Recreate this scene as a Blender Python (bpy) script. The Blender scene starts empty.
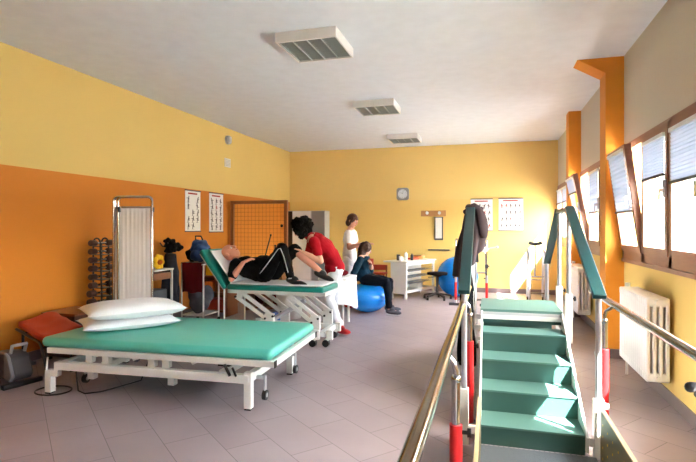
import bpy, bmesh, math, random
from mathutils import Vector as V, Matrix, noise as mnoise
random.seed(7)
D = bpy.data; COL = bpy.context.scene.collection
pi = math.pi; rad = math.radians

# ------------------------------------------------------------------ materials
def lin(c):
    return tuple(((x/255)/12.92 if x/255 <= .04045 else ((x/255+.055)/1.055)**2.4) for x in c) + (1,)
def mat(name, c, rough=.5, metal=0, c2=None, nscale=6, bump=0, bscale=60, coat=0, sheen=0, alpha=None):
    m = D.materials.new(name); m.use_nodes = True; nt = m.node_tree; b = nt.nodes['Principled BSDF']
    b.inputs['Roughness'].default_value = rough; b.inputs['Metallic'].default_value = metal
    b.inputs['Coat Weight'].default_value = coat
    if rough >= .8: b.inputs['Specular IOR Level'].default_value = .12
    if sheen: b.inputs['Sheen Weight'].default_value = sheen
    tc = nt.nodes.new('ShaderNodeTexCoord'); no = nt.nodes.new('ShaderNodeTexNoise')
    no.inputs['Scale'].default_value = nscale; no.inputs['Detail'].default_value = 4
    nt.links.new(tc.outputs['Object'], no.inputs['Vector'])
    mx = nt.nodes.new('ShaderNodeMix'); mx.data_type = 'RGBA'
    if c2 is None: c2 = tuple(x*.93 for x in c)
    mx.inputs[6].default_value = lin(c); mx.inputs[7].default_value = lin(c2)
    nt.links.new(no.outputs['Fac'], mx.inputs[0]); nt.links.new(mx.outputs[2], b.inputs['Base Color'])
    if bump:
        n2 = nt.nodes.new('ShaderNodeTexNoise'); n2.inputs['Scale'].default_value = bscale
        nt.links.new(tc.outputs['Object'], n2.inputs['Vector'])
        bp = nt.nodes.new('ShaderNodeBump'); bp.inputs['Strength'].default_value = bump; bp.inputs['Distance'].default_value = .01
        nt.links.new(n2.outputs['Fac'], bp.inputs['Height']); nt.links.new(bp.outputs[0], b.inputs['Normal'])
    return m
def wood(name, c, c2, rough=.45, scale=(2, 2, 14)):
    m = mat(name, c, rough, c2=c2); nt = m.node_tree
    no = [n for n in nt.nodes if n.type == 'TEX_NOISE'][0]; tc = [n for n in nt.nodes if n.type == 'TEX_COORD'][0]
    mp = nt.nodes.new('ShaderNodeMapping'); mp.inputs['Scale'].default_value = scale
    nt.links.new(tc.outputs['Object'], mp.inputs[0]); nt.links.new(mp.outputs[0], no.inputs['Vector'])
    return m
def paint(name, stops):          # wall paint in horizontal bands; stops = [(z above which the colour holds, colour)]
    m = mat(name, stops[0][1], .75, bump=.08, bscale=90); nt = m.node_tree; b = nt.nodes['Principled BSDF']
    no = [n for n in nt.nodes if n.type == 'TEX_NOISE'][0]; no.inputs['Scale'].default_value = 1.3
    g = nt.nodes.new('ShaderNodeNewGeometry'); sp = nt.nodes.new('ShaderNodeSeparateXYZ'); nt.links.new(g.outputs['Position'], sp.inputs[0])
    prev = None
    for z, c in stops:
        a = nt.nodes.new('ShaderNodeMix'); a.data_type = 'RGBA'; a.inputs[6].default_value = lin(c); a.inputs[7].default_value = lin(tuple(x*.96 for x in c))
        nt.links.new(no.outputs['Fac'], a.inputs[0])
        if prev is None: prev = a; continue
        gt = nt.nodes.new('ShaderNodeMath'); gt.operation = 'GREATER_THAN'; gt.inputs[1].default_value = z
        nt.links.new(sp.outputs[2], gt.inputs[0])
        k = nt.nodes.new('ShaderNodeMix'); k.data_type = 'RGBA'; nt.links.new(gt.outputs[0], k.inputs[0])
        nt.links.new(prev.outputs[2], k.inputs[6]); nt.links.new(a.outputs[2], k.inputs[7]); prev = k
    nt.links.new(prev.outputs[2], b.inputs['Base Color'])
    return m
M = dict(
    ceil=mat('ceiling_paint', (224, 231, 238), .9, bump=.04),
    wall_l=paint('left_wall_paint', [(0, (200, 119, 26)), (2.03, (212, 180, 102))]),
    wall_b=paint('back_wall_paint', [(0, (232, 198, 114)), (2.03, (233, 201, 122))]),
    wall_r=paint('right_wall_paint', [(0, (232, 200, 118)), (2.27, (206, 200, 180))]),
    wall_f=paint('near_wall_paint', [(0, (236, 200, 120))]),
    orange=mat('orange_pillar_paint', (226, 146, 40), .7, bump=.05),
    frame=wood('window_wood', (158, 114, 92), (132, 90, 70)),
    framed=wood('dark_wood', (92, 54, 34), (64, 36, 24)),
    tan=wood('tan_wood', (200, 150, 96), (170, 118, 70)),
    pale=wood('pale_wood', (226, 200, 156), (206, 176, 130)),
    brownw=wood('brown_wood', (150, 92, 50), (120, 68, 36)),
    white=mat('white_enamel', (232, 232, 228), .35),
    whitep=mat('white_plastic', (236, 236, 234), .4),
    radw=mat('radiator_enamel', (236, 236, 236), .4),
    off=mat('offwhite_laminate', (226, 224, 216), .45),
    grey=mat('grey_metal', (150, 152, 155), .4, .3),
    lgrey=mat('light_grey_paint', (186, 188, 192), .45),
    dgrey=mat('dark_grey_plastic', (66, 66, 70), .5),
    mgrey=mat('mid_grey_plastic', (104, 106, 112), .45),
    black=mat('black_plastic', (18, 18, 20), .4),
    rubber=mat('black_rubber', (24, 24, 25), .8),
    chrome=mat('chrome_tube', (200, 200, 202), .18, 1),
    steel=mat('brushed_handrail_steel', (138, 124, 104), .18, 1, c2=(108, 96, 80)),  # brown tint puts the yellow walls' reflection into the steel colour
    alu=mat('silver_tube', (198, 200, 210), .3, .6),
    red=mat('red_enamel', (214, 34, 38), .4),
    teal=mat('teal_vinyl', (86, 190, 174), .38, c2=(80, 182, 166), bump=.1, bscale=14),
    dteal=mat('deep_teal_vinyl', (8, 128, 116), .4),
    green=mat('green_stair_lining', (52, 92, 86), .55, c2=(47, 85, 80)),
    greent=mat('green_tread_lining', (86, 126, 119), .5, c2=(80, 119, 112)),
    greenr=mat('dark_green_handrail', (26, 62, 63), .35),
    boardg=mat('green_brown_board', (110, 116, 84), .5, c2=(120, 92, 62), nscale=3),
    mat_=mat('ribbed_rubber_mat', (84, 92, 98), .6, bump=.3, bscale=120),
    pillow=mat('white_cotton', (236, 236, 240), .85, bump=.15, bscale=9),
    sheet=mat('white_sheet', (238, 238, 242), .85, bump=.2, bscale=12),
    curtain=mat('screen_curtain', (236, 236, 240), .8),
    redfab=mat('orange_red_upholstery', (200, 80, 54), .7, c2=(180, 68, 46), bump=.1),
    maroon=mat('maroon_cloth', (112, 20, 26), .85, c2=(84, 14, 20), bump=.2, bscale=20),
    dumb=mat('maroon_vinyl_dumbbell', (44, 14, 17), .45),
    ball=mat('glossy_blue_vinyl', (8, 138, 232), .25, c2=(8, 130, 226), coat=.3),
    bluebag=mat('blue_nylon', (20, 70, 130), .7, c2=(12, 40, 84), bump=.3),
    bluel=mat('bright_blue_plastic', (30, 104, 190), .4),
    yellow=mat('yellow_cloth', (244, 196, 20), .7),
    orangep=mat('orange_card', (220, 110, 30), .7),
    greyfab=mat('grey_fabric', (96, 96, 104), .9, c2=(74, 74, 82), bump=.3, bscale=20),
    coatfab=mat('dark_slate_cloth', (60, 62, 70), .9, c2=(44, 46, 52), bump=.3, bscale=20),
    jacket=mat('brown_grey_jacket_cloth', (96, 80, 84), .85, c2=(58, 48, 52), bump=.4, bscale=25),
    blackfab=mat('black_cloth', (13, 12, 14), .85, c2=(8, 8, 9), bump=.2, bscale=25),
    skin=mat('skin', (222, 168, 144), .55, c2=(208, 148, 124), nscale=12),
    skinp=mat('skin_flushed', (214, 150, 130), .5, c2=(196, 128, 110), nscale=12),
    hairb=mat('black_hair', (14, 10, 9), .82, bump=.6, bscale=70),
    hairbr=mat('brown_hair', (66, 36, 22), .6, bump=.5, bscale=70),
    hairg=mat('grey_stubble', (150, 130, 120), .8),
    polo=mat('red_polo_cotton', (176, 20, 36), .8, c2=(150, 14, 28), bump=.2, bscale=18),
    uniform=mat('white_uniform_cotton', (230, 230, 238), .8, bump=.2, bscale=18),
    tealtop=mat('dark_teal_knit', (20, 50, 68), .85, c2=(15, 38, 54), bump=.2, bscale=20),
    navy=mat('navy_denim', (16, 21, 32), .85),
    clog=mat('red_clog_rubber', (196, 30, 34), .4),
    eye=mat('eye_white', (230, 228, 224), .2), lip=mat('lip', (170, 84, 78), .5),
    paper=mat('poster_paper', (238, 236, 232), .6), ink=mat('poster_ink', (60, 52, 60), .7), inkr=mat('poster_red_ink', (170, 60, 60), .7),
    louv=mat('lamp_reflector', (124, 134, 131), .4, .3), louvd=mat('lamp_blade', (170, 178, 174), .4, .3),
    skirt=mat('skirting_tile', (124, 108, 108), .4),
    conc=mat('outside_paving', (190, 186, 180), .9), wire=mat('grid_wire', (120, 84, 40), .5, .3),
    cork=mat('glass_face', (220, 226, 232), .2), handw=mat('clock_hand', (40, 40, 44), .5),
    facade=mat('pink_plaster', (232, 206, 196), .9), mirror=mat('mirror_glass', (210, 215, 220), .05, 1),
)
def floor_mat():
    m = mat('floor_tiles', (160, 140, 142), .42, nscale=2.5); nt = m.node_tree; b = nt.nodes['Principled BSDF']
    g = nt.nodes.new('ShaderNodeNewGeometry'); mp = nt.nodes.new('ShaderNodeMapping')
    mp.inputs['Rotation'].default_value = (0, 0, rad(40)); mp.inputs['Location'].default_value = (0, -.215, 0)
    nt.links.new(g.outputs['Position'], mp.inputs[0])
    br = nt.nodes.new('ShaderNodeTexBrick'); nt.links.new(mp.outputs[0], br.inputs['Vector'])
    br.offset = .5; br.inputs['Scale'].default_value = 1
    br.inputs['Brick Width'].default_value = .606; br.inputs['Row Height'].default_value = .303
    br.inputs['Mortar Size'].default_value = .0026; br.inputs['Mortar Smooth'].default_value = .3
    br.inputs['Color1'].default_value = lin((161, 148, 153)); br.inputs['Color2'].default_value = lin((154, 141, 146)); br.inputs['Mortar'].default_value = lin((108, 98, 103))
    no = [n for n in nt.nodes if n.type == 'TEX_NOISE'][0]
    k = nt.nodes.new('ShaderNodeMix'); k.data_type = 'RGBA'; k.blend_type = 'MULTIPLY'; k.inputs[0].default_value = .25
    nt.links.new(br.outputs['Color'], k.inputs[6]); nt.links.new(no.outputs['Fac'], k.inputs[7])
    nt.links.new(k.outputs[2], b.inputs['Base Color'])
    return m
M['floor'] = floor_mat()
def glass_mat():
    m = D.materials.new('window_glass'); m.use_nodes = True; nt = m.node_tree; nt.nodes.clear()
    o = nt.nodes.new('ShaderNodeOutputMaterial'); t = nt.nodes.new('ShaderNodeBsdfTransparent'); t.inputs[0].default_value = (.96, .98, .97, 1)
    g = nt.nodes.new('ShaderNodeBsdfGlossy'); g.inputs['Roughness'].default_value = .02
    x = nt.nodes.new('ShaderNodeMixShader'); x.inputs[0].default_value = .06
    nt.links.new(t.outputs[0], x.inputs[1]); nt.links.new(g.outputs[0], x.inputs[2]); nt.links.new(x.outputs[0], o.inputs[0])
    return m
M['glass'] = glass_mat()
def blind_mat():
    m = D.materials.new('blind_cloth'); m.use_nodes = True; nt = m.node_tree; nt.nodes.clear()
    o = nt.nodes.new('ShaderNodeOutputMaterial'); d = nt.nodes.new('ShaderNodeBsdfDiffuse'); d.inputs[0].default_value = lin((206, 214, 228))
    t = nt.nodes.new('ShaderNodeBsdfTranslucent'); t.inputs[0].default_value = lin((150, 170, 204)); x = nt.nodes.new('ShaderNodeMixShader'); x.inputs[0].default_value = .036
    nt.links.new(d.outputs[0], x.inputs[1]); nt.links.new(t.outputs[0], x.inputs[2]); nt.links.new(x.outputs[0], o.inputs[0])
    return m
M['blind'] = blind_mat()

# ------------------------------------------------------------------ mesh helpers
class MB:
    def __init__(s): s.bm = bmesh.new(); s.mats = []; s.cur = 0
    def m(s, k):
        mm = M[k]
        if mm not in s.mats: s.mats.append(mm)
        s.cur = s.mats.index(mm); return s
    def _fin(s, verts, mtx=None):
        if mtx is not None: bmesh.ops.transform(s.bm, matrix=mtx, verts=verts)
        fs = set()
        for v in verts: fs.update(v.link_faces)
        for f in fs: f.material_index = s.cur
        return s
    def box(s, x0, x1, y0, y1, z0, z1, mtx=None, bev=0):
        r = bmesh.ops.create_cube(s.bm, size=1); vs = r['verts']
        bmesh.ops.transform(s.bm, matrix=Matrix.Translation(((x0+x1)/2, (y0+y1)/2, (z0+z1)/2)) @ Matrix.Diagonal((x1-x0, y1-y0, z1-z0, 1)), verts=vs)
        if bev:
            es = set()
            for v in vs: es.update(v.link_edges)
            r = bmesh.ops.bevel(s.bm, geom=list(es), offset=bev, segments=3, profile=.5, affect='EDGES')
            vs = list({v for f in r['faces'] for v in f.verts} | {v for v in vs if v.is_valid})
        return s._fin(vs, mtx)
    def bar(s, a, b, w, h=None, up=(0, 0, 1)):       # rectangular bar between two points
        a = V(a); b = V(b); d = b-a; L = d.length; z = d.normalized(); u = V(up)
        if abs(z.dot(u)) > .98: u = V((1, 0, 0))
        x = u.cross(z).normalized(); y = z.cross(x)
        mt = Matrix((x, y, z)).transposed().to_4x4(); mt.translation = (a+b)/2
        h = h or w
        return s.box(-w/2, w/2, -h/2, h/2, -L/2, L/2, mt)
    def cone(s, a, b, r0, r1, seg=16, cap=True):
        a = V(a); b = V(b); d = b-a
        q = d.to_track_quat('Z', 'Y').to_matrix().to_4x4(); q.translation = (a+b)/2
        r = bmesh.ops.create_cone(s.bm, cap_ends=cap, segments=seg, radius1=r0, radius2=r1, depth=d.length)
        return s._fin(r['verts'], q)
    def cyl(s, a, b, r, seg=14): return s.cone(a, b, r, r, seg)
    def ball(s, c, r, sub=2):
        if not hasattr(r, '__len__'): r = (r, r, r)
        x = bmesh.ops.create_icosphere(s.bm, subdivisions=sub, radius=1)
        return s._fin(x['verts'], Matrix.Translation(c) @ Matrix.Diagonal((*r, 1)))
    def ell(s, c, r, R, sub=3):                        # oriented ellipsoid
        x = bmesh.ops.create_icosphere(s.bm, subdivisions=sub, radius=1)
        mt = R.to_4x4() @ Matrix.Diagonal((*r, 1)); mt.translation = c
        return s._fin(x['verts'], mt)
    def cap(s, a, b, r0, r1):                          # limb: rounded tapering capsule
        a = V(a); b = V(b)
        if (b-a).length < 1e-4: return s.ball(a, r0)
        s.cone(a, b, r0, r1, 14); s.ball(a, r0, 2); return s.ball(b, r1, 2)
    def tube(s, pts, r, seg=10, closed=False):
        P = [V(p) for p in pts]; n = len(P); rings = []; last = None
        for i, p in enumerate(P):
            if closed: t = (P[(i+1) % n]-P[i-1]).normalized()
            else: t = (P[min(i+1, n-1)]-P[max(i-1, 0)]).normalized()
            if last is None:
                u = t.orthogonal().normalized()
            else: u = (last - t*last.dot(t)).normalized()
            last = u; w = t.cross(u)
            rr = r[i] if hasattr(r, '__len__') else r
            rings.append([s.bm.verts.new(p+(u*math.cos(2*pi*k/seg)+w*math.sin(2*pi*k/seg))*rr) for k in range(seg)])
        return s._skinrings(rings, closed)
    def _skinrings(s, rings, closed=False):
        n = len(rings); seg = len(rings[0]); nv = [v for r in rings for v in r]
        for i in range(n if closed else n-1):
            a = rings[i]; b = rings[(i+1) % n]
            for k in range(seg): s.bm.faces.new((a[k], a[(k+1) % seg], b[(k+1) % seg], b[k]))
        if not closed: s.bm.faces.new(rings[0][::-1]); s.bm.faces.new(rings[-1])
        return s._fin(nv)
    def loft(s, rings, seg=18):                        # rings: (centre, axis_u*ru, axis_v*rv)
        R = [[s.bm.verts.new(V(c)+V(u)*math.cos(2*pi*k/seg)+V(v)*math.sin(2*pi*k/seg)) for k in range(seg)] for c, u, v in rings]
        return s._skinrings(R)
    def prism(s, poly, z0, z1, axis='z', mtx=None):    # polygon extruded; axis z: (x,y); y: (x,z); x: (y,z)
        f = {'z': lambda p, h: (p[0], p[1], h), 'y': lambda p, h: (p[0], h, p[1]), 'x': lambda p, h: (h, p[0], p[1])}[axis]
        a = [s.bm.verts.new(f(p, z0)) for p in poly]; b = [s.bm.verts.new(f(p, z1)) for p in poly]
        n = len(poly); s.bm.faces.new(a[::-1]); s.bm.faces.new(b)
        for i in range(n): s.bm.faces.new((a[i], a[(i+1) % n], b[(i+1) % n], b[i]))
        return s._fin(a+b, mtx)
    def grid(s, fn, nu, nv, th=0):                     # surface from fn(u,v); th>0 gives a closed sheet of that thickness
        def lay(off): return [[s.bm.verts.new(V(fn(i/nu, j/nv))+V(off)) for j in range(nv+1)] for i in range(nu+1)]
        A = lay((0, 0, 0)); vs = [v for r in A for v in r]
        for i in range(nu):
            for j in range(nv): s.bm.faces.new((A[i][j], A[i+1][j], A[i+1][j+1], A[i][j+1]))
        return s._fin(vs)
    def build(s, name, k=None, parent=None, smooth=True, bev=0, sub=0, solid=0, world=True, mods=None):
        if k: s.mats = [M[k]] if not s.mats else s.mats
        bmesh.ops.recalc_face_normals(s.bm, faces=s.bm.faces)
        org = V((0, 0, 0))
        if parent is not None:
            p = parent
            while p is not None: org += p.location; p = p.parent
        else:
            co = [v.co for v in s.bm.verts]
            org = V(((min(c.x for c in co)+max(c.x for c in co))/2, (min(c.y for c in co)+max(c.y for c in co))/2, min(c.z for c in co)))
        bmesh.ops.translate(s.bm, vec=-org, verts=s.bm.verts)
        me = D.meshes.new(name); s.bm.to_mesh(me); s.bm.free()
        for mm in s.mats: me.materials.append(mm)
        o = D.objects.new(name, me); COL.objects.link(o)
        if parent is not None: o.parent = parent
        else: o.location = org
        if smooth:
            me.polygons.foreach_set('use_smooth', [True]*len(me.polygons))
            try: me.set_sharp_from_angle(angle=rad(38))
            except Exception: pass
        if solid: md = o.modifiers.new('solid', 'SOLIDIFY'); md.thickness = solid; md.offset = 0
        if bev: md = o.modifiers.new('bevel', 'BEVEL'); md.width = bev; md.segments = 2; md.limit_method = 'ANGLE'
        if sub: md = o.modifiers.new('sub', 'SUBSURF'); md.levels = sub; md.render_levels = sub
        return o
    def fuse(s, voxel=.006, smooth=3):                 # voxel-fuses all pieces into one continuous skin
        me = D.meshes.new('tmp'); s.bm.to_mesh(me); o = D.objects.new('tmp', me); COL.objects.link(o)
        md = o.modifiers.new('r', 'REMESH'); md.mode = 'VOXEL'; md.voxel_size = voxel
        dg = bpy.context.evaluated_depsgraph_get(); dg.update()
        e = D.meshes.new_from_object(o.evaluated_get(dg))
        D.objects.remove(o); D.meshes.remove(me)
        s.bm.free(); s.bm = bmesh.new(); s.bm.from_mesh(e); D.meshes.remove(e)
        for _ in range(smooth): bmesh.ops.smooth_vert(s.bm, verts=s.bm.verts, factor=.5, use_axis_x=True, use_axis_y=True, use_axis_z=True)
        for f in s.bm.faces: f.material_index = 0
        return s
    def wrinkle(s, amp, sc, seed=0):
        s.bm.normal_update()
        mv = [(v, v.normal.copy()*amp*mnoise.noise(v.co*sc+V((seed, seed, seed)))) for v in s.bm.verts]
        for v, d in mv: v.co += d
        return s
def tag(o, label, cat, group=None, kind=None):
    if label: o['label'] = label
    if cat: o['category'] = cat
    if group: o['group'] = group
    if kind: o['kind'] = kind
    return o
def thing(name, label, cat, loc, group=None):
    o = D.objects.new(name, None); COL.objects.link(o); o.location = loc; o.empty_display_size = .1
    return tag(o, label, cat, group)
def struct(name, mb, k, parent=None, **kw):
    o = mb.build(name, k, parent, **kw)
    if parent is None: o['kind'] = 'structure'
    return o
def sgroup(name, loc=(0, 0, 0)):
    o = D.objects.new(name, None); COL.objects.link(o); o.location = loc; o['kind'] = 'structure'; return o
def copy_tree(o, loc=None, rz=None, parent=None, label=None):
    c = o.copy(); COL.objects.link(c)
    if parent is not None: c.parent = parent
    if loc is not None: c.location = loc
    if rz is not None: c.rotation_euler = (0, 0, rz)
    if label: c['label'] = label
    for ch in list(o.children): copy_tree(ch, parent=c)
    return c

# ------------------------------------------------------------------ room shell
XL, XR, YB, YF, ZC = -4.64, 1.39, 11.2, -3.2, 3.24
struct('floor', MB().box(XL-.3, XR+.3, YF-.3, YB+.3, -.12, 0), 'floor', smooth=False)
struct('ceiling', MB().box(XL-.3, XR+.3, YF-.3, YB+.3, ZC, ZC+.15), 'ceil', smooth=False)
struct('wall_left', MB().box(XL-.2, XL, YF, YB, 0, ZC), 'wall_l', smooth=False)
struct('wall_back', MB().box(XL-.2, XR+.3, YB, YB+.2, 0, ZC), 'wall_b', smooth=False)
struct('wall_near', MB().box(XL-.2, XR+.3, YF-.2, YF, 0, ZC), 'wall_f', smooth=False)
ZS, ZT = 1.08, 2.27
# openings along Y: (y0, y1, number of sashes); unseen near ones sized for the sun patch and light falloff
OPEN = [(-1.0, .55, 2), (.9, 1.8, 1), (2.42, 3.62, 1), (3.728, 5.9, 3), (6.22, 8.48, 3), (8.78, 11.12, 3)]
w = MB().box(XR, XR+.3, YF, YB, 0, ZS).box(XR, XR+.3, YF, YB, ZT, ZC)
ys = [YF]+[v for o in OPEN for v in o[:2]]+[YB]
for i in range(0, len(ys), 2): w.box(XR, XR+.3, ys[i], ys[i+1], ZS, ZT)
struct('wall_right', w, 'wall_r', smooth=False)
def pillar(n, y0, y1, x0=1.21, haunch=True):
    m = MB().box(x0, XR, y0, y1, 0, ZC)
    if haunch: m.prism([(x0+.002, ZC), (x0-.28, ZC), (x0+.002, ZC-.165)], y0, y1, 'y')
    struct('trim_%d' % n, m, 'orange', smooth=False)
pillar(1, 5.92, 6.2); pillar(2, 8.5, 8.76, haunch=False)
b = MB().box(XR-.012, XR, YF, 5.92, 0, .1).box(XR-.012, XR, 6.2, 8.5, 0, .1).box(XR-.012, XR, 8.76, YB, 0, .1)
for y0, y1 in ((5.92, 6.2), (8.5, 8.76)): b.box(1.198, 1.21, y0-.012, y1+.012, 0, .1).box(1.198, XR, y0-.012, y0, 0, .1)
struct('baseboard_right', b, 'skirt', smooth=False)
struct('baseboard_back', MB().box(XL, XR, YB-.012, YB, 0, .1), 'skirt', smooth=False)
struct('baseboard_left', MB().box(XL, XL+.012, YF, YB, 0, .1), 'skirt', smooth=False)

def sash(parent, y0, y1, tilt, blind_z, handle=True):
    """opening light with glass, pleated blind and handle; tilt = how far its top leans into the room"""
    z0, z1 = 1.17, 2.2; h = z1-z0; t = .055
    hinge = Matrix.Translation((XR-.005, 0, z0)) @ Matrix.Rotation(-math.atan2(tilt, h), 4, 'Y')
    f = MB(); W = .06
    f.box(-.03, .03, y0, y0+W, 0, h, hinge).box(-.03, .03, y1-W, y1, 0, h, hinge)
    f.box(-.03, .03, y0+W, y1-W, 0, W, hinge).box(-.03, .03, y0+W, y1-W, h-W, h, hinge)
    s = f.build('sash', 'frame', parent, smooth=False)
    MB().box(-.004, .004, y0+W, y1-W, W, h-W, hinge).build('glass_pane', 'glass', s, smooth=False)
    if handle:
        g = MB().box(-.05, -.03, y0+.015, y0+.045, h*.46, h*.6, hinge); g.box(-.075, -.05, y0+.02, y0+.04, h*.50, h*.53, hinge).box(-.085, -.07, y0+.02, y0+.04, h*.42, h*.53, hinge)
        g.build('handle', 'alu', s)
    zb = blind_z-z0; n = 26; top = h-W
    bl = MB()
    P = []
    for i in range(n+1):
        z = top-(top-zb)*i/n; P.append((-.035+(.004 if i % 2 else -.002), z))
    for i in range(n):
        (x0, a), (x1, c) = P[i], P[i+1]
        vs = [bl.bm.verts.new(hinge @ V(p)) for p in ((x0, y0+W-.01, a), (x0, y1-W+.01, a), (x1, y1-W+.01, c), (x1, y0+W-.01, c))]
        bl.bm.faces.new(vs)
    bo = bl.build('blind', 'blind', parent, smooth=False)
    MB().box(-.05, -.022, y0+W-.01, y1-W+.01, zb-.022, zb, hinge).build('bottom_rail', 'dgrey', bo)
    MB().box(-.05, -.022, y0+W-.01, y1-W+.01, top, top+.03, hinge).build('head_rail', 'whitep', bo)
TILT = {(3, 2): .14, (4, 2): .2, (4, 0): .0}
BZ = {(3, 2): 1.58, (3, 1): 1.84, (3, 0): 1.76, (2, 0): 1.85, (4, 2): 1.95, (4, 1): 1.62, (4, 0): 1.6, (5, 0): 1.9, (5, 1): 1.9, (5, 2): 1.9}
for wi, (y0, y1, n) in enumerate(OPEN):
    g = sgroup('window_%d' % (wi+1), (XR+.02, (y0+y1)/2, ZS))
    f = MB().box(XR-.02, XR+.07, y0, y1, ZS, ZS+.09).box(XR-.02, XR+.07, y0, y1, ZT-.07, ZT)
    f.box(XR-.02, XR+.07, y0, y0+.05, ZS, ZT).box(XR-.02, XR+.07, y1-.05, y1, ZS, ZT)
    p = (y1-y0)/n
    for i in range(1, n): f.box(XR-.02, XR+.07, y0+i*p-.035, y0+i*p+.035, ZS, ZT)
    f.build('window_frame', 'frame', g, smooth=False)
    MB().box(XR-.028, XR+.3, y0-.01, y1+.01, ZS-.035, ZS).build('window_sill', 'frame', g, smooth=False)
    for i in range(n):
        sash(g, y0+i*p+.02, y0+(i+1)*p-.02, TILT.get((wi, i), 0), BZ.get((wi, i), 1.75))

# ------------------------------------------------------------------ world outside
struct('ground', MB().box(XR+.3, 40, -40, 50, -.9, -.8), 'conc', smooth=False)

# ------------------------------------------------------------------ ceiling lamps
def lamp():
    t = thing('ceiling_light', 'square louvred ceiling light nearest the camera', 'ceiling light', (0, 0, ZC-.095), 'louvred ceiling lights')
    z = ZC-.095; h = MB(); a = .3
    h.box(-a, a, -a, -a+.015, z, ZC).box(-a, a, a-.015, a, z, ZC).box(-a, -a+.015, -a+.015, a-.015, z, ZC).box(a-.015, a, -a+.015, a-.015, z, ZC).box(-a+.015, a-.015, -a+.015, a-.015, ZC-.02, ZC)
    h.box(-a, a, -a, -a+.022, z, z+.006).box(-a, a, a-.022, a, z, z+.006)
    h.build('housing', 'white', t, smooth=False)
    w4 = (2*a-.04)/4
    for i in range(4):
        x0 = -a+.02+i*w4; m = MB()
        prof = [(x0+.004+(w4-.008)*k/10, ZC-.03-.055*(abs(k-5)/5)**1.6) for k in range(11)]
        def fn(u, v): k = u*10; p = prof[int(round(k))]; return (p[0], -a+.03+(2*a-.06)*v, p[1])
        m.grid(fn, 10, 1); m.build('reflector', 'louv', t)
        m = MB()
        for j in range(11):
            y = -a+.04+j*(2*a-.08)/10; m.box(x0+.004, x0+w4-.004, y-.001, y+.001, z+.01, z+.03)
        m.box(x0-.002, x0+.006, -a+.02, a-.02, z+.003, z+.05)
        m.build('louvre', 'louvd', t, smooth=False)
    return t
L = lamp(); loc0 = L.location.copy()
L.location = (-1.64, 4.62, loc0.z)
copy_tree(L, (-1.6, 7.25, loc0.z), label='square louvred ceiling light in the middle of the row')
copy_tree(L, (-1.63, 9.92, loc0.z), label='square louvred ceiling light closest to the back wall')

# ------------------------------------------------------------------ things on walls
def poster(cx, cy, face, w, h, zc, label, cols, rows, group, seed):
    rnd = random.Random(seed)
    t = thing('exercise_poster', label, 'poster', (cx, cy, zc-h/2), group)
    def pt(a, z, off): return (cx+off, cy+a, z) if face == 'x' else (cx+a, cy-off, z)
    def slab(m, a0, a1, z0, z1, o0, o1):
        p, q = pt(a0, z0, o0), pt(a1, z1, o1)
        m.box(min(p[0], q[0]), max(p[0], q[0]), min(p[1], q[1]), max(p[1], q[1]), z0, z1)
    m = MB(); slab(m, -w/2, w/2, zc-h/2, zc+h/2, .004, .008); m.build('sheet', 'paper', t, smooth=False)
    for s in (1, -1):
        m = MB(); slab(m, -w/2-.005, w/2+.005, zc+s*h/2-.008, zc+s*h/2+.008, .002, .018); m.build('hanging_bar', 'dgrey', t)
    m = MB(); cw = (w-.04)/cols; rh = (h-.12)/rows
    m.m('inkr'); slab(m, -w*.32, w*.28, zc+h/2-.06, zc+h/2-.035, .008, .0095)
    for i in range(cols):
        for j in range(rows):
            a = -w/2+.02+cw*(i+.5); z = zc+h/2-.09-rh*(j+.5)
            if rnd.random() < .12: continue
            m.m('inkr' if rnd.random() < .22 else 'ink'); k = min(cw, rh)*1.3; lean = rnd.uniform(-.3, .3)*k
            slab(m, a-k*.07+lean*.6, a+k*.07+lean*.6, z+k*.24, z+k*.38, .008, .0095)
            slab(m, a-k*.1+lean*.3, a+k*.1+lean*.3, z-k*.02, z+k*.22, .008, .0095)
            sg = rnd.choice((1, -1))
            slab(m, min(a, a+sg*k*.32), max(a, a+sg*k*.32), z+k*.1, z+k*.16, .008, .0095)
            slab(m, a-k*.12, a-k*.03, z-k*.34, z, .008, .0095)
            if rnd.random() < .5: slab(m, a+k*.03, a+k*.12, z-k*.34, z, .008, .0095)
            else: slab(m, a, a+k*.3, z-k*.1, z-k*.03, .008, .0095)
            m.m('dgrey'); slab(m, a-cw*.35, a+cw*.3, z-rh*.46, z-rh*.43, .008, .0095)
    m.build('printed_figures', None, t, smooth=False)
poster(XL, 7.09, 'x', .43, .66, 1.675, 'tall exercise chart on the orange wall, left of the pair', 3, 5, 'exercise charts', 1)
poster(XL, 7.81, 'x', .46, .68, 1.67, 'tall exercise chart on the orange wall beside the wire grid frame', 3, 5, 'exercise charts', 2)
poster(-.155, YB, 'y', .46, .69, 1.685, 'exercise chart on back wall partly hidden by the hanging jacket', 4, 4, 'exercise charts', 3)
poster(.45, YB, 'y', .5, .69, 1.69, 'exercise chart on back wall fully visible, right of the jacket', 5, 4, 'exercise charts', 4)

t = thing('smoke_detector', 'round grey and white detector high on the left wall', 'detector', (XL, 8.2, 2.95))
MB().cyl((XL, 8.2, 3.02), (XL+.05, 8.2, 3.02), .08, 24).build('base', 'lgrey', t); MB().cyl((XL+.05, 8.2, 3.02), (XL+.08, 8.22, 3.02), .055, 24).build('cover', 'whitep', t)
t = thing('air_vent', 'small square white vent below the round detector', 'vent', (XL, 8.2, 2.52))
MB().box(XL, XL+.015, 8.1, 8.3, 2.52, 2.68).build('frame', 'off', t)
m = MB()
for i in range(5): m.box(XL+.015, XL+.022, 8.12, 8.28, 2.54+i*.026, 2.552+i*.026)
m.build('grille', 'lgrey', t)

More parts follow.
